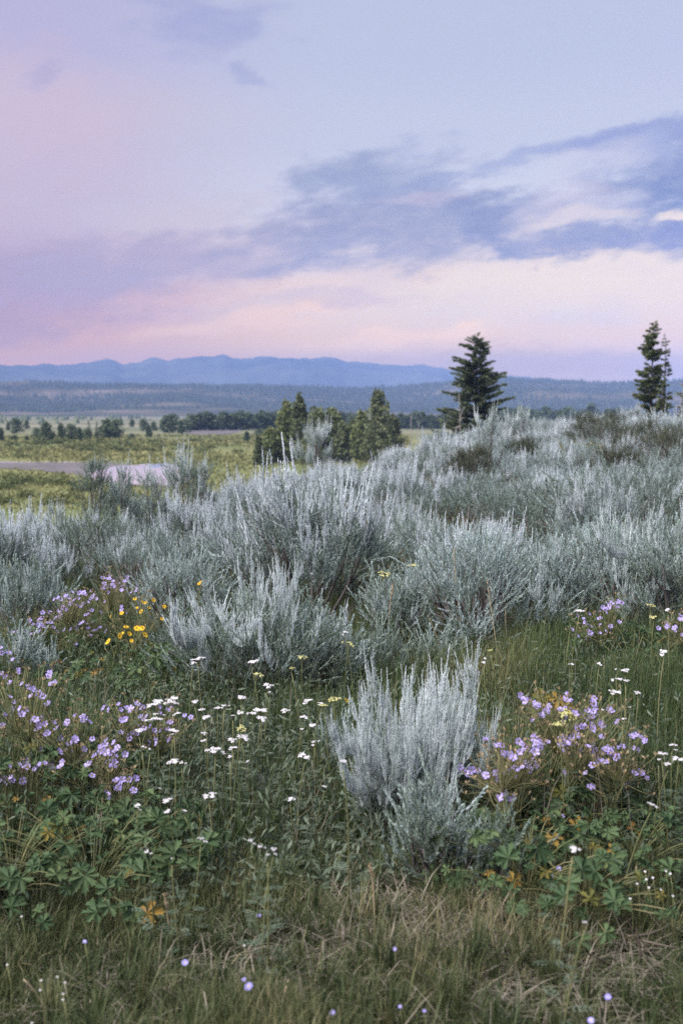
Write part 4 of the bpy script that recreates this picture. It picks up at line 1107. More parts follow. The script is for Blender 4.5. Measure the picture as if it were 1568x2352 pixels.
# label, base (px, py), flowers named, extra oval, leaves n / radius / height / size, turning
GER = [
    ('lilac geranium at the left edge with pale stems, below the bluish sagebrush', (60, 1905), q5((45, 505), (60, 570), (30, 570), (75, 595), (5, 575), (130, 510), (160, 520)), (60, 1790, 60, 40, 3), 14, .26, .30, .13, .10),
    ('lilac geranium with three tall flower heads on thick yellow stems at left', (95, 1850), q5((130, 135), (150, 150), (180, 170), (228, 95), (235, 128), (65, 240), (20, 272), (15, 315), (8, 320), (135, 300), (25, 95), (85, 75), (50, 185)), (70, 1640, 70, 50, 2), 12, .25, .34, .13, .10),
    ('lilac geranium with one big open bloom above dry seed heads, left middle', (205, 1880), q5((380, 275), (395, 285), (260, 330), (220, 350), (170, 335), (310, 300), (195, 430), (140, 450), (340, 395), (300, 432), (340, 438)), (210, 1690, 75, 40, 3), 14, .26, .30, .13, .12),
    ('lilac geranium whose blooms mingle with the white yarrow row', (335, 1850), q5((500, 245), (555, 245), (585, 240), (600, 245), (650, 240), (575, 298), (660, 285), (735, 260), (770, 250), (850, 272), (710, 342), (740, 340), (770, 335), (600, 365), (650, 340), (600, 380), (680, 400), (775, 375)), (340, 1660, 60, 40, 2), 12, .25, .28, .12, .10),
    ('sparse lilac geranium with small drooping blooms among tan seed heads', (255, 1915), q5((485, 405), (540, 420), (575, 450), (520, 475), (290, 487), (235, 505), (185, 495), (490, 525), (525, 505)), (240, 1745, 60, 25, 4), 14, .26, .26, .13, .15),
    ('short lilac geranium with three blooms beside the bent straw stalk', (300, 1960), q5((620, 568), (545, 603), (487, 625), (498, 632), (535, 572)), (290, 1810, 30, 15, 1), 10, .22, .2, .12, .15),
    ('purple geranium with the highest blooms at the upper left, before the sagebrush', (265, 1500), q3((500, 385), (520, 410), (545, 420), (575, 405), (470, 440), (530, 430), (510, 425), (435, 475), (560, 525), (605, 462), (465, 548), (560, 540)), (262, 1345, 30, 18, 4), 8, .25, .3, .12, .1),
    ('purple geranium filling the upper left bank, middle plant', (175, 1520), q3((330, 460), (365, 465), (385, 460), (300, 480), (270, 485), (345, 520), (360, 525), (380, 525), (290, 525), (275, 545), (230, 550), (310, 540), (420, 600), (430, 595), (405, 635), (430, 635), (460, 625), (325, 625), (298, 632), (360, 595)), (170, 1400, 60, 40, 4), 10, .26, .32, .12, .1),
    ('purple geranium at the far upper left beside the bluish sprigs', (85, 1540), q3((180, 585), (155, 610), (200, 615), (120, 640), (60, 645), (85, 640), (325, 680)), (90, 1440, 40, 20, 4), 10, .24, .3, .12, .1),
    ('small purple geranium at the left edge by the bluish sprig', (15, 1610), q3((10, 740), (40, 742), (25, 850), (60, 845), (80, 825)), (15, 1520, 20, 15, 1), 6, .2, .3, .11, .1),
    ('violet geranium clump right of the tall sagebrush, its upper blooms by an orange leaf', (1255, 1890), q6((820, 185), (865, 200), (885, 215), (905, 225), (950, 230), (930, 258), (870, 292), (1035, 180), (1050, 205), (1020, 300), (1085, 275), (1145, 225), (1165, 235), (1120, 255), (1170, 265), (1150, 215), (1135, 245), (1155, 255), (1240, 250)), (1290, 1640, 60, 30, 2), 12, .26, .26, .13, .12),
    ('violet geranium in the middle of the right clump with the densest blooms', (1290, 1930), q6((1110, 320), (1150, 335), (1130, 330), (1115, 330), (1055, 375), (1085, 365), (1035, 395), (1015, 415), (1060, 380), (1130, 415), (1155, 405), (1100, 430), (1140, 435), (1195, 370), (1265, 300), (1050, 455), (1025, 535)), (1300, 1700, 40, 30, 2), 14, .27, .24, .13, .12),
    ('violet geranium at the left of the right clump, low blooms near the sagebrush', (1180, 1945), q6((720, 405), (735, 410), (660, 385), (770, 450), (790, 460), (755, 450), (830, 405), (840, 415), (885, 375), (905, 390), (925, 400), (895, 400), (915, 415), (870, 465), (800, 515), (830, 510), (860, 500), (880, 500), (825, 520), (760, 535), (795, 560), (710, 535), (650, 540), (625, 525), (570, 535), (585, 545)), (1200, 1740, 40, 20, 1), 16, .28, .22, .13, .14),
    ('violet geranium at the right side of the right clump beside the white yarrow', (1400, 1945), q6((1330, 370), (1395, 390), (1340, 420), (1360, 430), (1235, 440), (1255, 455), (1270, 460), (1240, 460), (1180, 483), (1150, 500), (1250, 510), (1120, 535), (1295, 535), (1400, 560), (1380, 540), (1140, 620), (1310, 590)), (1410, 1735, 40, 20, 1), 16, .27, .22, .13, .18),
    ('single low violet geranium under the right clump with one round bloom', (1160, 1990), q6((750, 635), (745, 628), (1015, 735)), (1165, 1830, 14, 8, 1), 14, .24, .18, .12, .14),
    ('purple geranium in the dark hollow under the sagebrush at upper right', (1375, 1560), q4((1240, 515), (1270, 505), (1285, 510), (1225, 535), (1185, 550), (1235, 615), (1110, 580), (1085, 660), (1145, 660), (1130, 670), (1210, 655), (1255, 530)), (1350, 1440, 50, 25, 3), 8, .26, .3, .12, .12),
    ('purple geranium with an orange leaf at the right edge of the dark hollow', (1545, 1585), q4((1550, 580), (1565, 575), (1500, 620), (1530, 625)), (1545, 1430, 20, 15, 1), 12, .28, .34, .13, .25),
]
for i, (lab, b, named, ov, nl, lr, lh, ls, tu) in enumerate(GER):
    g = ground(*b); y0 = g[1]
    fls = cluster_pts(y0, *ov[:4], int(ov[4] * 1.5 + len(named) * .35), 700 + i, named=named)
    fls = [f if f[2] > land(f[0], f[1]) + .08 else np.array([f[0], f[1], float(land(f[0], f[1])) + .10]) for f in fls]
    forb('wild_geranium', lab, 'wildflower', (g[0], g[1], g[2] - .005), fls, nl, lr, lh, ls, GF, 0.0265 * (1 if y0 < 5 else 1.15), 720 + i, 'wild geraniums of the bank', tu)

# leafy clumps without flowers
CL = [('lush dark green geranium leaf clump at the left bottom, largest one', (215, 2075), 46, .40, .34, .15, .05),
      ('dark green leaf clump with red leaves cut off by the left edge', (30, 2060), 30, .34, .34, .14, .12),
      ('dark green leaf clump at the bottom of the lilac bank, right of the largest one', (330, 2010), 24, .28, .26, .13, .10),
      ('yellowing leaf clump under the yellow flowers with deeply cut leaves', (285, 1625), 26, .42, .36, .17, .35),
      ('green deeply cut leaf clump left of the black twigs', (385, 1620), 18, .32, .34, .16, .18),
      ('shaded leaf clump behind the lilac bank on the left', (170, 1640), 20, .38, .32, .15, .08),
      ('dark leaf clump with an orange leaf right of the sagebrush foot', (1210, 2060), 26, .30, .26, .13, .14),
      ('leaf clump with orange and yellow leaves at the lower right', (1345, 2110), 22, .30, .24, .12, .34),
      ('leaf clump with an orange leaf under the violet blooms at right', (1460, 2010), 22, .30, .26, .12, .28),
      ('green leaf clump in the dark hollow at upper right', (1450, 1570), 18, .34, .32, .15, .15)]
for i, (lab, b, n, lr, lh, ls, tu) in enumerate(CL):
    g = ground(*b); forb('leaf_clump', lab, 'leafy plant', (g[0], g[1], g[2] - .005), [], n, lr, lh, ls, GF, .03, 760 + i, 'flowerless leaf clumps', tu)
g = ground(1275, 1850); p = at_depth(1270, 1605, g[1]) - g
o = thing('turning_plant', 'bright orange leaf among the violet geranium blooms at right', 'leafy plant', tuple(g), 0)
st = MB(); tube(st, bez([0, 0, 0], [.02, 0, .2], p, 5), .002, 3, .6); obj('stem', st.mesh('flower_stems', stem_m), o)
for k in range(4): place_part('leaf', TL[k % 3], o, p + np.array([.03 * (k - 1.5), 0, -.03 * (k % 2)]), np.array([.1 * k, -.9, .7]), k * 1.3, .085)

# yellow flowers
YEL = [('yellow flower plant with a tight bunch of blooms on the upper left bank', (300, 1600), q3((630, 625), (655, 625), (640, 630), (665, 655), (595, 650), (605, 682), (560, 650), (550, 662), (555, 655), (650, 622)), 0),
       ('yellow flower plant with two low blooms left of the tight bunch', (255, 1600), q3((500, 685), (495, 690), (555, 655), (580, 620)), 0),
       ('tall thin yellow flower plant with scattered small blooms above the bunch', (340, 1580), q3((705, 495), (655, 505), (670, 507), (685, 530), (630, 530), (745, 580), (755, 525), (650, 548), (560, 555), (620, 490), (510, 570)), 0),
       ('single tiny yellow flower left of the tall feathery sagebrush', (800, 1720), [(795, 1609)], 0),
       ('small yellow blooms peeping behind the curled sagebrush', (465, 1480), q3((925, 410), (915, 420), (835, 565)), 0)]
for i, (lab, b, pts, _) in enumerate(YEL):
    g = ground(*b); forb('yellow_wildflower', lab, 'wildflower', tuple(g), [at_depth(x, y, g[1] + R.normal(0, .08)) for x, y in pts], 8 if i < 3 else 3, .16, .3, .07, YF, .034 if i < 2 else .026, 780 + i, 'yellow wildflowers', .2, nod=.6, heads=.5)

# yarrow: each stalk a thing with its stem, ferny leaves and flat white head
FLO = np.vstack([[[0, 0, .35]], [[math.cos(a) * .5, math.sin(a) * .5, .0 + .12 * (k % 2)] for k, a in enumerate(np.linspace(0, 6.283, 9)[:-1])]])
FLF = np.array([(0, k + 1, (k + 1) % 8 + 1) for k in range(8)])


def yarrow_head(seed, n=64, fill=1.0):
    rg = np.random.default_rng(seed); mb = MB(); k = 6; c = rg.normal(0, .26, (k, 2)) * [1, .8]; pts = []
    for q in range(n):
        cc = c[q % k]; r = .19 * math.sqrt(rg.random()); a = rg.uniform(0, 6.28); pts.append([cc[0] + r * math.cos(a), cc[1] + r * math.sin(a), .10 - .30 * (cc @ cc) + rg.normal(0, .025)])
    pts = np.array(pts); d = np.stack([pts[:, 0] * .5, pts[:, 1] * .5, np.ones(n)], 1) + rg.normal(0, .15, (n, 3))
    M = upframe(d, rg, rg.uniform(.13, .20, n)); mb.stamp(FLO, FLF, M, pts, np.clip(rg.normal(.65, .2, n), 0, 1), 0)
    for cc in c: tube(mb, bez([0, 0, -.55], [cc[0] * .4, cc[1] * .4, -.25], [cc[0], cc[1], .05], 3), .018, 3, .5, 1)
    return mb


YH = [yarrow_head(800 + k).mesh('yarrow_head', [white_m, stem_m]) for k in range(7)]
PHd = [yarrow_head(810 + k, 26).mesh('pale_head', [pale_m, stem_m]) for k in range(3)]


def fern_leaves(seed, n, L_=.07):
    rg = np.random.default_rng(seed); mb = MB()
    for k in range(n):
        a = rg.uniform(0, 6.28); z0 = .05 + .7 * k / n; ln = L_ * rg.uniform(.6, 1.2) * (1.1 - .6 * k / n); o = np.array([math.cos(a), math.sin(a), 0])
        path = bez([0, 0, z0], o * ln * .5 + [0, 0, z0 + .35 * ln * .6], o * ln + [0, 0, z0 + .35 * ln], 7)
        s = np.repeat(path[1:], 2, 0); sg = np.tile([-1, 1], 6)[:, None]; side = np.array([-o[1], o[0], 0]); d = side * sg + o * .6 + [0, 0, .2]
        m_ = .28 * ln * np.repeat(np.sin(np.linspace(.4, 2.9, 6)), 2); mb.stamp(LV, LF, frames(d, [0, 0, 1.0], np.stack([m_ * .5, m_, m_], 1)), s, rg.uniform(.2, .8))
    return mb


YLV = [fern_leaves(820 + k, 12).mesh('ferny_leaves', yarl_m) for k in range(4)]


def yarrow(px, py, w, h, lab, group, heads=None, name='yarrow', y=None):
    p = ground(px, py, h) if y is None else at_depth(px, py, y); b = np.array(seat(p[0] + R.normal(0, .03), p[1] + R.normal(0, .03))); rel = p - b
    o = thing(name, lab, 'wildflower', tuple(b), 0, group); wd = w / FPX * p[1]
    st = MB(); tube(st, bez([0, 0, -.01], [rel[0] * .3 + R.normal(0, .015), rel[1] * .3, rel[2] * .6], rel - [0, 0, .02], 6), np.linspace(.0028, .0016, 6), 4, R.uniform(.2, .7)); obj('stem', st.mesh('yarrow_stem', stem_m), o)
    hs = heads or YH; place_part('flower_head', hs[int(R.integers(len(hs)))], o, rel, np.array([R.normal(0, .12), R.normal(-.12, .12), 1.0]), R.uniform(0, 6.28), wd * .82)
    f = obj('leaves', YLV[int(R.integers(4))], o, rz=R.uniform(0, 6.28), kind='stuff'); f.scale = (1, 1, rel[2])
    return o


def yrow(lst, fn, h, lab, group, **kw):
    q = sorted([(fn((x, y))[0], w) for x, y, w in lst], key=lambda t_: t_[0][0])
    for k, ((px, py), w) in enumerate(q):
        sz = 'wide flat' if w >= 60 else ('round' if w >= 38 else 'tiny')
        yarrow(px, py, w * .5 * 1.05, h * R.uniform(.92, 1.08), f'{sz} white yarrow {lab}, {ordinal(k)} from the left', group, **kw)


yrow([(720, 212, 80), (800, 197, 75), (800, 215, 40), (690, 228, 36), (720, 268, 50), (720, 288, 60), (680, 296, 40), (822, 262, 40), (800, 340, 50), (640, 345, 60), (655, 415, 30), (690, 425, 22), (795, 360, 30)], q5, .40, 'among the lilac geraniums', 'yarrow in the row mingled with lilac')
yrow([(895, 212, 45), (928, 247, 40), (943, 280, 55), (1000, 240, 45), (1030, 228, 35), (1110, 195, 65), (1105, 262, 50), (1070, 272, 25), (1200, 250, 80), (1195, 287, 50), (1225, 135, 65), (1240, 165, 20), (1305, 250, 55), (1390, 280, 50), (1420, 205, 65), (1475, 218, 35), (1440, 318, 45), (1385, 335, 25)], q5, .40, 'in the upper row of the grass', 'yarrow in the upper row')
yrow([(940, 352, 30), (940, 388, 40), (1060, 385, 55), (1110, 375, 60), (1075, 420, 45), (990, 430, 80), (1028, 442, 35), (1057, 460, 35), (1140, 483, 25), (1445, 395, 50), (1400, 460, 70), (805, 487, 75), (835, 490, 30)], q5, .36, 'in the middle row of the foreground grass', 'yarrow in the middle row')
yrow([(960, 645, 66), (970, 632, 40), (770, 665, 50), (773, 712, 45), (850, 708, 25), (632, 685, 50), (733, 607, 20), (1333, 655, 40), (1490, 597, 25), (922, 840, 55), (1150, 848, 35), (1195, 876, 35), (1255, 888, 40), (1230, 912, 25), (675, 900, 35), (790, 928, 14)], q5, .30, 'low in the foreground grass', 'yarrow low in the foreground grass')
yrow([(910, 15, 66), (885, 30, 30), (1155, 30, 60)], q5, .46, 'before the black twigs', 'yarrow before the black twigs')
yrow([(652, 30, 30), (660, 10, 25), (5, 485, 50), (1060, 37, 28), (1180, 32, 30), (1260, 60, 20), (1300, 65, 50), (1240, 110, 30), (1280, 108, 40), (1305, 112, 36), (1265, 165, 50), (1362, 168, 35), (1228, 156, 18), (1325, 235, 20), (1197, 245, 25), (1290, 288, 25)], q6, .46, 'in the tall right hand grass', 'yarrow in the tall grass on the right')
yrow([(1470, 450, 55), (1455, 475, 26), (1515, 410, 50), (1500, 495, 40), (1545, 472, 60), (1535, 432, 30), (1420, 683, 60), (1060, 885, 56), (1115, 1222, 22)], q6, .34, 'right of the violet geraniums', 'yarrow near the right edge')
yrow([(1090, 550, 55), (1500, 542, 44), (1480, 732, 55)], q4, .5, 'in the dark hollow at upper right', 'yarrow in the dark hollow')
yrow([(1190, 587, 52), (1585, 643, 30)], q3, .5, 'before the curled sagebrush', 'yarrow before the curled sagebrush')
for k, (px, py, w, lab) in enumerate([(640, 1385, 44, 'pale yellow green umbel in front of the curled sagebrush, upper one'), (612, 1395, 34, 'pale yellow green umbel in front of the curled sagebrush, left one'), (693, 1512, 30, 'pale yellow umbel on the grass at the right foot of the curled sagebrush'),
                                      (588, 1550, 34, 'pale yellow umbel beside the black twigs'), (800, 1480, 34, 'leaning pale yellow plume in the grass left of centre'), (670, 1535, 20, 'tiny pale yellow umbel right of the black twigs'), (1127, 1495, 22, 'pale green umbel right of the slim plume, upper one'),
                                      (1300, 1645, 56, 'pale cream yellow umbel among the violet geraniums'), (1285, 1665, 40, 'lower cream yellow umbel among the violet geraniums'), (1492, 1392, 30, 'pale green umbel in the dark hollow at upper right'), (1500, 1418, 24, 'lower pale green umbel in the dark hollow at upper right'),
                                      (553, 1675, 30, 'pale green umbel in the yarrow beneath the black twigs'), (765, 1610, 40, 'pale green umbel left of the feathery sagebrush'), (745, 1622, 30, 'second pale green umbel left of the feathery sagebrush'),
                                      (880, 1320, 44, 'yellow rabbitbrush sprig between the curled bush and the dome, left one'), (948, 1300, 30, 'yellow rabbitbrush sprig between the curled bush and the dome, right one')]):
    yarrow(px, py, w, .45 if py < 1700 else .35, lab, 'pale yellow green umbels', PHd, 'pale_umbel', y=None if py > 1340 else ground(px, 1500)[1])

# small violet asters and white stars low in the grass
for k, (px, py, s) in enumerate([(571, 2266, 24), (425, 2211, 18), (1395, 2290, 18), (1356, 2344, 18), (918, 2312, 10), (974, 2322, 10), (763, 2326, 14), (905, 2180, 12), (195, 2163, 12), (594, 2103, 12), (1283, 1995, 14), (1265, 2012, 12), (560, 2250, 12)]):
    p = ground(px, py, .10); b = np.array(seat(p[0], p[1])); o = thing('aster', f'small violet blue aster low in the short grass, {ordinal(k)} listed', 'wildflower', tuple(b), 0, 'small violet asters in the short grass')
    o['label'] = None; AST = globals().setdefault('AST', []); AST.append((px, o)); st = MB(); tube(st, bez([0, 0, 0], [.01, 0, .05], p - b, 4), .0012, 3, .4); obj('stem', st.mesh('aster_stem', stem_m), o)
    place_part('flower', AF[k % 2], o, p - b, np.array([R.normal(0, .3), -.6, 1]), k, s / FPX * p[1] * .95)
for k, (px, o) in enumerate(sorted(AST, key=lambda t_: t_[0])): o['label'] = f'small violet blue aster low in the short grass, {ordinal(k)} from the left'
STARS = [('the cluster at the lower right', [(1480, 2002), (1483, 2020), (1498, 2016), (1528, 2001), (1538, 2007), (1462, 2030), (1489, 2039), (1517, 2044), (1544, 2058), (1446, 2064)], 10),
         ('the bottom left corner', [(95, 2252), (132, 2244), (150, 2257), (93, 2274), (145, 2283), (145, 2296), (74, 2350), (17, 2216)], 9), ('the grass below the yarrow', [(283, 2021), (195, 2162), (396, 1971), (355, 1970), (561, 2172), (50, 2105)], 8)]
for zone, l, s in STARS:
    for k, (px, py) in enumerate(sorted(l)):
        p = ground(px, py, .16); b = np.array(seat(p[0], p[1])); o = thing('white_wildflower', f'tiny white star flower in {zone}, {ordinal(k)} from the left', 'wildflower', tuple(b), 0, 'tiny white star flowers')
        st = MB(); tube(st, bez([0, 0, 0], [.02, 0, .09], p - b, 4), .0012, 3, .4); obj('stem', st.mesh('star_stem', stem_m), o)
        place_part('flower', WF[0], o, p - b, np.array([R.normal(0, .3), -.6, 1]), k, s / FPX * p[1] * .62)

# rabbitbrush with yellow heads on the right-hand rise
rab_m = mat('rabbitbrush', [(0.10, 0.12, 0.06), (0.19, 0.19, 0.085), (0.30, 0.25, 0.085), (0.36, 0.28, 0.08)], trans=.15, vary=.4, nscale=5)
for k, (px, py, y, lab) in enumerate([(1225, 1003, 30, 'yellowish rabbitbrush on the right hand rise, left of the two large ones'), (1320, 1010, 28, 'large yellowish rabbitbrush on the right hand rise, in the middle'), (1375, 1030, 27, 'large yellowish rabbitbrush on the right hand rise, right one'), (1300, 1050, 25, 'small golden rabbitbrush below the two large ones'), (1180, 975, 40, 'small golden rabbitbrush near the right foot of the spruce')]):
    d = ray(px, 945); x = d[0] / d[1] * y; tr, fo, C = bush(900 + k, .55, .62, 9, 170, leafs=1.5); sp_ = MB(); rg = np.random.default_rng(k)
    n = 150; u = rsph(n, rg); u[:, 2] = np.abs(u[:, 2]); q = u * [.58, .58, .72] * rg.uniform(.8, 1.05, (n, 1)); sp_.stamp(QV, QF, frames(rsph(n, rg) + [0, 0, 1.0], rsph(n, rg), .05), q, rg.uniform(.55, 1, n))
    o = thing('rabbitbrush', lab, 'shrub', seat(x, y, -.02), 0, 'rabbitbrush on the rise'); obj('trunk', tr.mesh('rabbitbrush_trunk', sstem), o); obj('foliage', fo.mesh('rabbitbrush_foliage', rab_m), o); obj('flower_heads', sp_.mesh('rabbitbrush_heads', rab_m), o, kind='stuff')

# dead twigs, stone, tall dry stalks
twig_m = mat('brown_twig', [(0.05, 0.040, 0.032), (0.10, 0.080, 0.066), (0.15, 0.125, 0.105)], rough=.9, spec=.05)
blk_m = mat('blackened_twig', [(0.018, 0.016, 0.015), (0.05, 0.045, 0.042)], rough=.9, spec=.1)
g = ground(500, 1605); o = thing('fallen_branch', 'black arched dead twigs lying on the ground beneath the curled sagebrush', 'dead branch', tuple(g), 0)
for k, (a, b_, c, r) in enumerate([((488, 1606), (500, 1535), (560, 1546), .012), ((505, 1606), (520, 1548), (620, 1560), .009), ((560, 1546), (620, 1540), (640, 1575), .008), ((498, 1590), (560, 1580), (600, 1592), .007)]):
    mb = MB(); tube(mb, bez(*[at_depth(q[0], q[1], g[1] + .03 * k) - g for q in (a, b_, c)], 9), np.linspace(r, r * .4, 9), 6, .5); obj('limb', mb.mesh('dead_limb', blk_m), o)
g = ground(1500, 2260); o = thing('dead_brush', 'tangle of dull brown dead twigs in the bottom right corner', 'dead branch', tuple(g), 0); rg = np.random.default_rng(9)
for k, (a, b_, c) in enumerate([((1440, 2110), (1470, 2190), (1500, 2240)), ((1475, 2160), (1530, 2175), (1568, 2178)), ((1460, 2130), (1480, 2230), (1465, 2320)), ((1480, 2235), (1530, 2260), (1568, 2285)), ((1350, 2190), (1400, 2215), (1440, 2230)), ((1500, 2240), (1540, 2330), (1560, 2350)), ((1440, 2150), (1500, 2150), (1540, 2120))]):
    mb = MB(); pts3 = [np.maximum(at_depth(q[0], q[1], g[1] + rg.normal(0, .05)), [-99, -99, .03]) - g for q in (a, b_, c)]; tube(mb, bez(*pts3, 7), np.linspace(.0026, .001, 7), 4, rg.uniform(.1, .8)); obj('twig', mb.mesh('dead_twig', twig_m), o)
stone_m = mat('stone', [(0.12, 0.11, 0.12), (0.24, 0.22, 0.23)], rough=.9, vary=.5, nscale=14, bump=.5)
rg = np.random.default_rng(4); import bmesh
bm = bmesh.new(); bmesh.ops.create_icosphere(bm, subdivisions=3, radius=1)
for v in bm.verts: v.co = Vector((v.co.x * .085, v.co.y * .07, v.co.z * .055)) * (1 + .12 * math.sin(v.co.x * 3 + 1) * math.cos(v.co.y * 4) + .04 * rg.normal())
me = bpy.data.meshes.new('stone'); bm.to_mesh(me); bm.free(); me.materials.append(stone_m); p = ground(592, 1790, .1); thing('stone', 'grey rounded stone half hidden in the grass beneath the yarrow', 'stone', seat(p[0], p[1], .06), .4, me=me)
straw_m = mat('straw', [(0.20, 0.16, 0.09), (0.34, 0.27, 0.16), (0.45, 0.37, 0.25)], vary=.3, rough=.8)
STK = [('tall straw stalk rising before the rounded sagebrush dome', (1070, 1525), (1050, 1375), (1042, 1262), 1), ('leaning straw stalk on the right of the rounded dome', (1150, 1560), (1135, 1450), (1118, 1335), 1), ('pink feathery grass stalk left of the rounded dome', (893, 1545), (893, 1430), (902, 1342), 1), ('short leaning straw head left of the dome top', (915, 1340), (925, 1280), (947, 1222), 1),
       ('thin slanting straw stalk behind the feathery sagebrush', (1030, 1560), (1005, 1470), (985, 1420), 0), ('bent pale straw blade arching right below the lilac geraniums', (392, 1915), (365, 1860), (312, 1826), 0), ('rust coloured straw stalk in the yarrow left of centre', (402, 1860), (390, 1810), (372, 1760), 0), ('thick pale straw stalk in the bottom grass, right of the big aster', (640, 2352), (652, 2290), (663, 2250), 0),
       ('pale straw stalk lying in the bottom left corner', (112, 2340), (90, 2290), (55, 2250), 0), ('upright tan straw stalk in the lower left grass', (400, 2170), (388, 2120), (380, 2060), 1), ('tan feathery grass head right of the feathery sagebrush', (1075, 1790), (1045, 1735), (1015, 1690), 1), ('tall thin yellow stalk by the right hand umbels', (1180, 1560), (1165, 1480), (1160, 1400), 0),
       ('slanting straw stalk in the bottom centre grass', (525, 2225), (540, 2205), (552, 2190), 0), ('tan grass head at the right above the dark hollow', (1478, 1370), (1478, 1330), (1474, 1300), 1), ('straw stalk in the grass beneath the feathery sagebrush', (860, 2130), (858, 2050), (850, 1990), 1), ('straw stalk lying over the leaves at the lower right', (1390, 2050), (1450, 2080), (1460, 1990), 0)]
for k, (lab, a, b_, c, head) in enumerate(STK):
    g = ground(*a); o = thing('grass_stalk', lab, 'grass stalk', tuple(g), 0); pts3 = [at_depth(q[0], q[1], g[1] - .02 * j) - g for j, q in enumerate((a, b_, c))]
    mid = pts3[1] * 2 - (pts3[0] + pts3[2]) / 2; path = bez(pts3[0], mid, pts3[2], 10); mb = MB(); tube(mb, path, np.linspace(.0030, .0016, 10), 4, .5 + .3 * math.sin(k)); obj('stem', mb.mesh('stalk', straw_m), o)
    if head:
        hb = MB(); rg = np.random.default_rng(k); n = 40; s = rg.uniform(.74, 1, n); i = np.minimum((s * 9).astype(int), 8); q = path[i] + (path[i + 1] - path[i]) * (s * 9 - i)[:, None]; ax = unit(path[-1] - path[-3]); d = ax + rsph(n, rg) * .5
        hb.stamp(LV, LF, frames(d, rsph(n, rg), np.stack([np.full(n, .004), np.full(n, .017), np.full(n, .017)], 1)), q, rg.uniform(.4, 1, n)); obj('seed_head', hb.mesh('seed_head', straw_m), o)

# ------------------------------------------------------------------ grass: nobody could count it
grass_m = mat('grass_blade', [(0.018, 0.029, 0.011), (0.040, 0.058, 0.022), (0.080, 0.098, 0.040), (0.16, 0.15, 0.072), (0.29, 0.25, 0.15)], trans=0.25, vary=0.12, nscale=1.2, rough=0.6)
tall_m = mat('meadow_grass_blade', [(0.016, 0.032, 0.012), (0.038, 0.066, 0.024), (0.078, 0.112, 0.042), (0.17, 0.17, 0.075), (0.31, 0.27, 0.15)], trans=0.25, vary=0.12, nscale=1.2, rough=0.6)
dry_m = mat('dry_grass_blade', [(0.085, 0.075, 0.055), (0.17, 0.15, 0.115), (0.29, 0.255, 0.20)], trans=0.15, vary=0.25, nscale=2.0)


def blade(bend, segs=4):
    t_ = np.linspace(0, 1, segs); w = np.array([.5, .46, .32, 0])[:segs]; ang = bend * t_ ** 1.5
    y = np.concatenate([[0], np.cumsum(np.cos((ang[1:] + ang[:-1]) / 2)) / (segs - 1)]); x = np.concatenate([[0], np.cumsum(np.sin((ang[1:] + ang[:-1]) / 2)) / (segs - 1)])
    V = []
    for i in range(segs - 1): V += [[-w[i], x[i], y[i]], [w[i], x[i], y[i]]]
    V.append([0, x[-1], y[-1]]); F = []
    for i in range(segs - 2): F += [(2 * i, 2 * i + 1, 2 * i + 3), (2 * i, 2 * i + 3, 2 * i + 2)]
    F.append((2 * segs - 4, 2 * segs - 3, 2 * segs - 2)); return np.array(V), np.array(F)


BL = [blade(b_) for b_ in (.5, 1.0, 1.6, 2.3)]


def grow(mb, x, y, h, w, tint, rg, lean=.25, flat=False, a=None, mt=0):
    n = len(x); z = land(x, y); a = rg.uniform(0, 6.283, n) if a is None else a; t0 = rg.normal(0, lean, n) + (rg.uniform(.9, 1.4, n) if flat else 0)
    c, s = np.cos(a), np.sin(a); o, zz = np.ones(n), np.zeros(n); ct, st = np.cos(t0), np.sin(t0)
    Rz = np.stack([np.stack([c, -s, zz], 1), np.stack([s, c, zz], 1), np.stack([zz, zz, o], 1)], 1)
    Rx = np.stack([np.stack([o, zz, zz], 1), np.stack([zz, ct, st], 1), np.stack([zz, -st, ct], 1)], 1)
    M = np.einsum('kij,kjl->kil', Rz, Rx) * np.stack([w, h, h], 1)[:, None, :]
    v = rg.integers(0, 4, n); P_ = np.stack([x, y, z - .004 + (rg.uniform(0, .03, n) if flat else 0)], 1)
    for k in range(4):
        q = v == k; mb.stamp(*BL[k], M[q], P_[q], tint[q], mt)


def pix(x, y): z = land(x, y); d = np.cos(PITCH) * y - np.sin(PITCH) * (z - EYE); return PW / 2 + FPX * x / d, PH / 2 - FPX * (np.sin(PITCH) * y + np.cos(PITCH) * (z - EYE)) / d


def sample(n, y0, y1, rg, pw=1.0):
    y = y0 + (y1 - y0) * rg.random(n) ** pw; x = y * rg.uniform(-.36, .36, n); return x, y


rg = np.random.default_rng(31)
tuft = lambda x, y: np.sin(x * 5.1 + 2.2 * np.sin(y * 3.3)) + np.sin(y * 6.3 + 1.7 * np.sin(x * 4.1)) + .6 * np.sin(x * 13 + y * 9)
g1 = MB()
# short mown-looking turf nearest the camera
x, y = sample(80000, 2.3, 4.3, rg, 1.1); tf = tuft(x, y); px, py = pix(x, y); n = len(x)
strawy = np.exp(-(((px - 1080) / 320) ** 2 + ((py - 2170) / 120) ** 2)); keep = rg.random(n) > .80 * strawy
h = (.055 + .035 * np.clip(tf, -1, 2) + .03 * rg.random(n)).clip(.03, .2) * (1 + .9 * np.clip((2080 - py) / 200, 0, 1)); tint = np.clip(.34 + .10 * tf * .5 + .28 * strawy + rg.normal(0, .13, n) + .30 * (rg.random(n) < .22), 0, 1)
grow(g1, x[keep], y[keep], h[keep], rg.uniform(.0022, .0042, n)[keep], tint[keep], rg, .60)
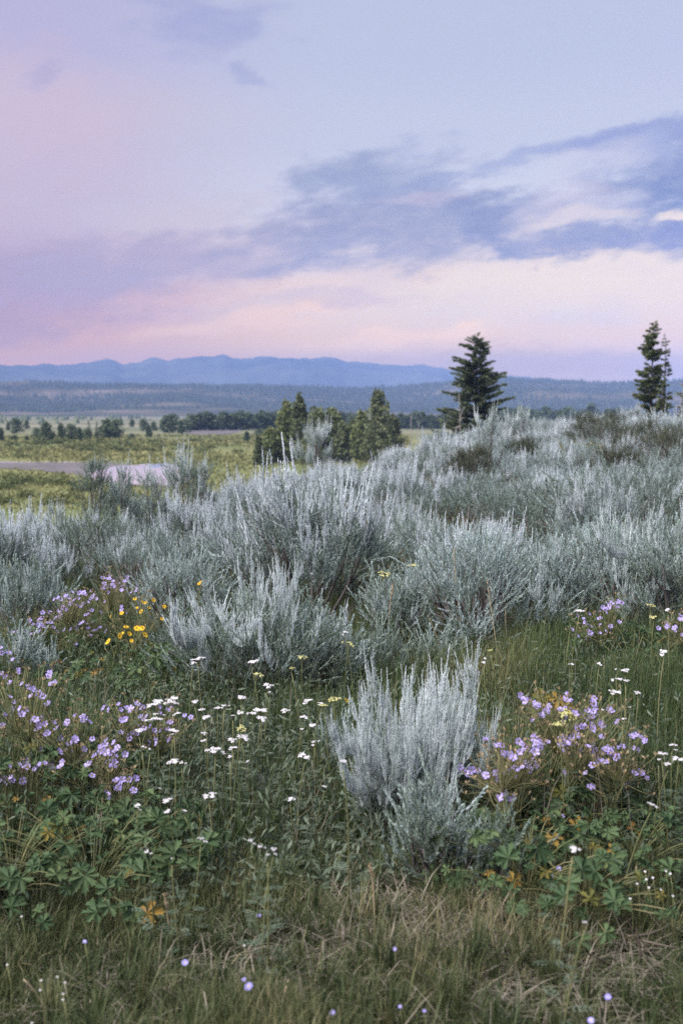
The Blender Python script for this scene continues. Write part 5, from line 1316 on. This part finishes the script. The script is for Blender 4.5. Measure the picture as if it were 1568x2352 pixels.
# knee-high meadow grass among the flowers
x, y = sample(80000, 3.5, 7.0, rg, .9); tf = tuft(x * .8 + 3, y * .7); px, py = pix(x, y); n = len(x)
rightside = np.clip((px - 1080) / 200, 0, 1) * (py < 1900); h = (.17 + .06 * tf.clip(-1.5, 1.5) + .10 * rg.random(n)).clip(.06, .5) * (1 + .25 * rightside) * np.clip((y - 3.2) / .9, .45, 1)
keep = rg.random(n) < np.where(px > 1050, 1.0, .80)
warm = np.exp(-(((px - 1150) / 110) ** 2 + ((py - 1720) / 170) ** 2)); tint = np.clip(.34 - .06 * rightside + .05 * tf + .34 * warm + rg.normal(0, .13, n) + .28 * (rg.random(n) < .12), 0, 1)
grow(g1, x[keep], y[keep], h[keep], rg.uniform(.0020, .0040, n)[keep], tint[keep], rg, .42, mt=1)
# between the sagebrush
x, y = sample(30000, 6.6, 14, rg, .8); tf = tuft(x * .6, y * .6); n = len(x); grow(g1, x, y, (.14 + .05 * tf + .10 * rg.random(n)).clip(.05, .4), rg.uniform(.003, .006, n), np.clip(.32 + rg.normal(0, .14, n), 0, 1), rg, .35)
# tussocks: blades that fan out from one crown
for cnt, y0, y1, hh, seed in ((520, 2.4, 4.2, .13, 1), (520, 3.8, 7.0, .30, 2)):
    cx, cy = sample(cnt, y0, y1, rg); nb = 44; th = rg.uniform(0, 6.283, (cnt, nb)); rr3 = np.abs(rg.normal(0, .022, (cnt, nb))) * rg.uniform(.7, 1.8, (cnt, 1)); tt = np.clip(rg.normal(.36, .13, (cnt, 1)) + rg.normal(0, .10, (cnt, nb)), 0, 1)
    x = (cx[:, None] + rr3 * np.cos(th)).ravel(); y = (cy[:, None] + rr3 * np.sin(th)).ravel(); h = (hh * rg.uniform(.6, 1.3, (cnt, 1)) * rg.uniform(.5, 1.2, (cnt, nb))).ravel()
    g1_t = np.abs(rg.normal(.35, .3, cnt * nb)); n = len(x); grow(g1, x, y, h, rg.uniform(.0022, .0042, n), tt.ravel(), rg, .35, a=(th.ravel() - np.pi / 2), mt=seed - 1)
obj('grass', g1.mesh('grass', [grass_m, tall_m]), kind='stuff')
# dead straw lying in the turf
g2 = MB(); x, y = sample(60000, 2.3, 4.6, rg); px, py = pix(x, y); n = len(x)
dens = .10 + .90 * np.exp(-(((px - 1080) / 330) ** 2 + ((py - 2170) / 130) ** 2)) + .22 * np.exp(-(((px - 330) / 260) ** 2 + ((py - 2250) / 80) ** 2)); keep = rg.random(n) < dens
grow(g2, x[keep], y[keep], rg.uniform(.05, .17, n)[keep], rg.uniform(.002, .004, n)[keep], rg.uniform(.2, .95, n)[keep], rg, .25, True)
x, y = sample(3500, 3.6, 7.5, rg); n = len(x); grow(g2, x, y, rg.uniform(.15, .42, n), rg.uniform(.002, .0035, n), rg.uniform(.1, .8, n), rg, .45)
obj('dry_grass', g2.mesh('dry_grass', dry_m), kind='stuff')
# ferny grey-green forbs and little leaves woven through the grass
g3 = MB(); x, y = sample(75000, 3.3, 6.6, rg); px, py = pix(x, y); n = len(x); keep = rg.random(n) < .25 + .75 * np.exp(-(((px - 560) / 300) ** 2 + ((py - 1850) / 190) ** 2)); x, y = x[keep], y[keep]; n = len(x)
z = land(x, y) + rg.uniform(.02, .26, n) * np.clip((y - 2.9) / 1.2, .3, 1); d = rsph(n, rg) + [0, 0, .7]; ln = rg.uniform(.014, .050, n); g3.stamp(LV, LF, frames(d, rsph(n, rg), np.stack([ln * .24, ln, ln], 1)), np.stack([x, y, z], 1), rg.uniform(.1, .9, n))
obj('undergrowth', g3.mesh('undergrowth', yarl_m), kind='stuff')
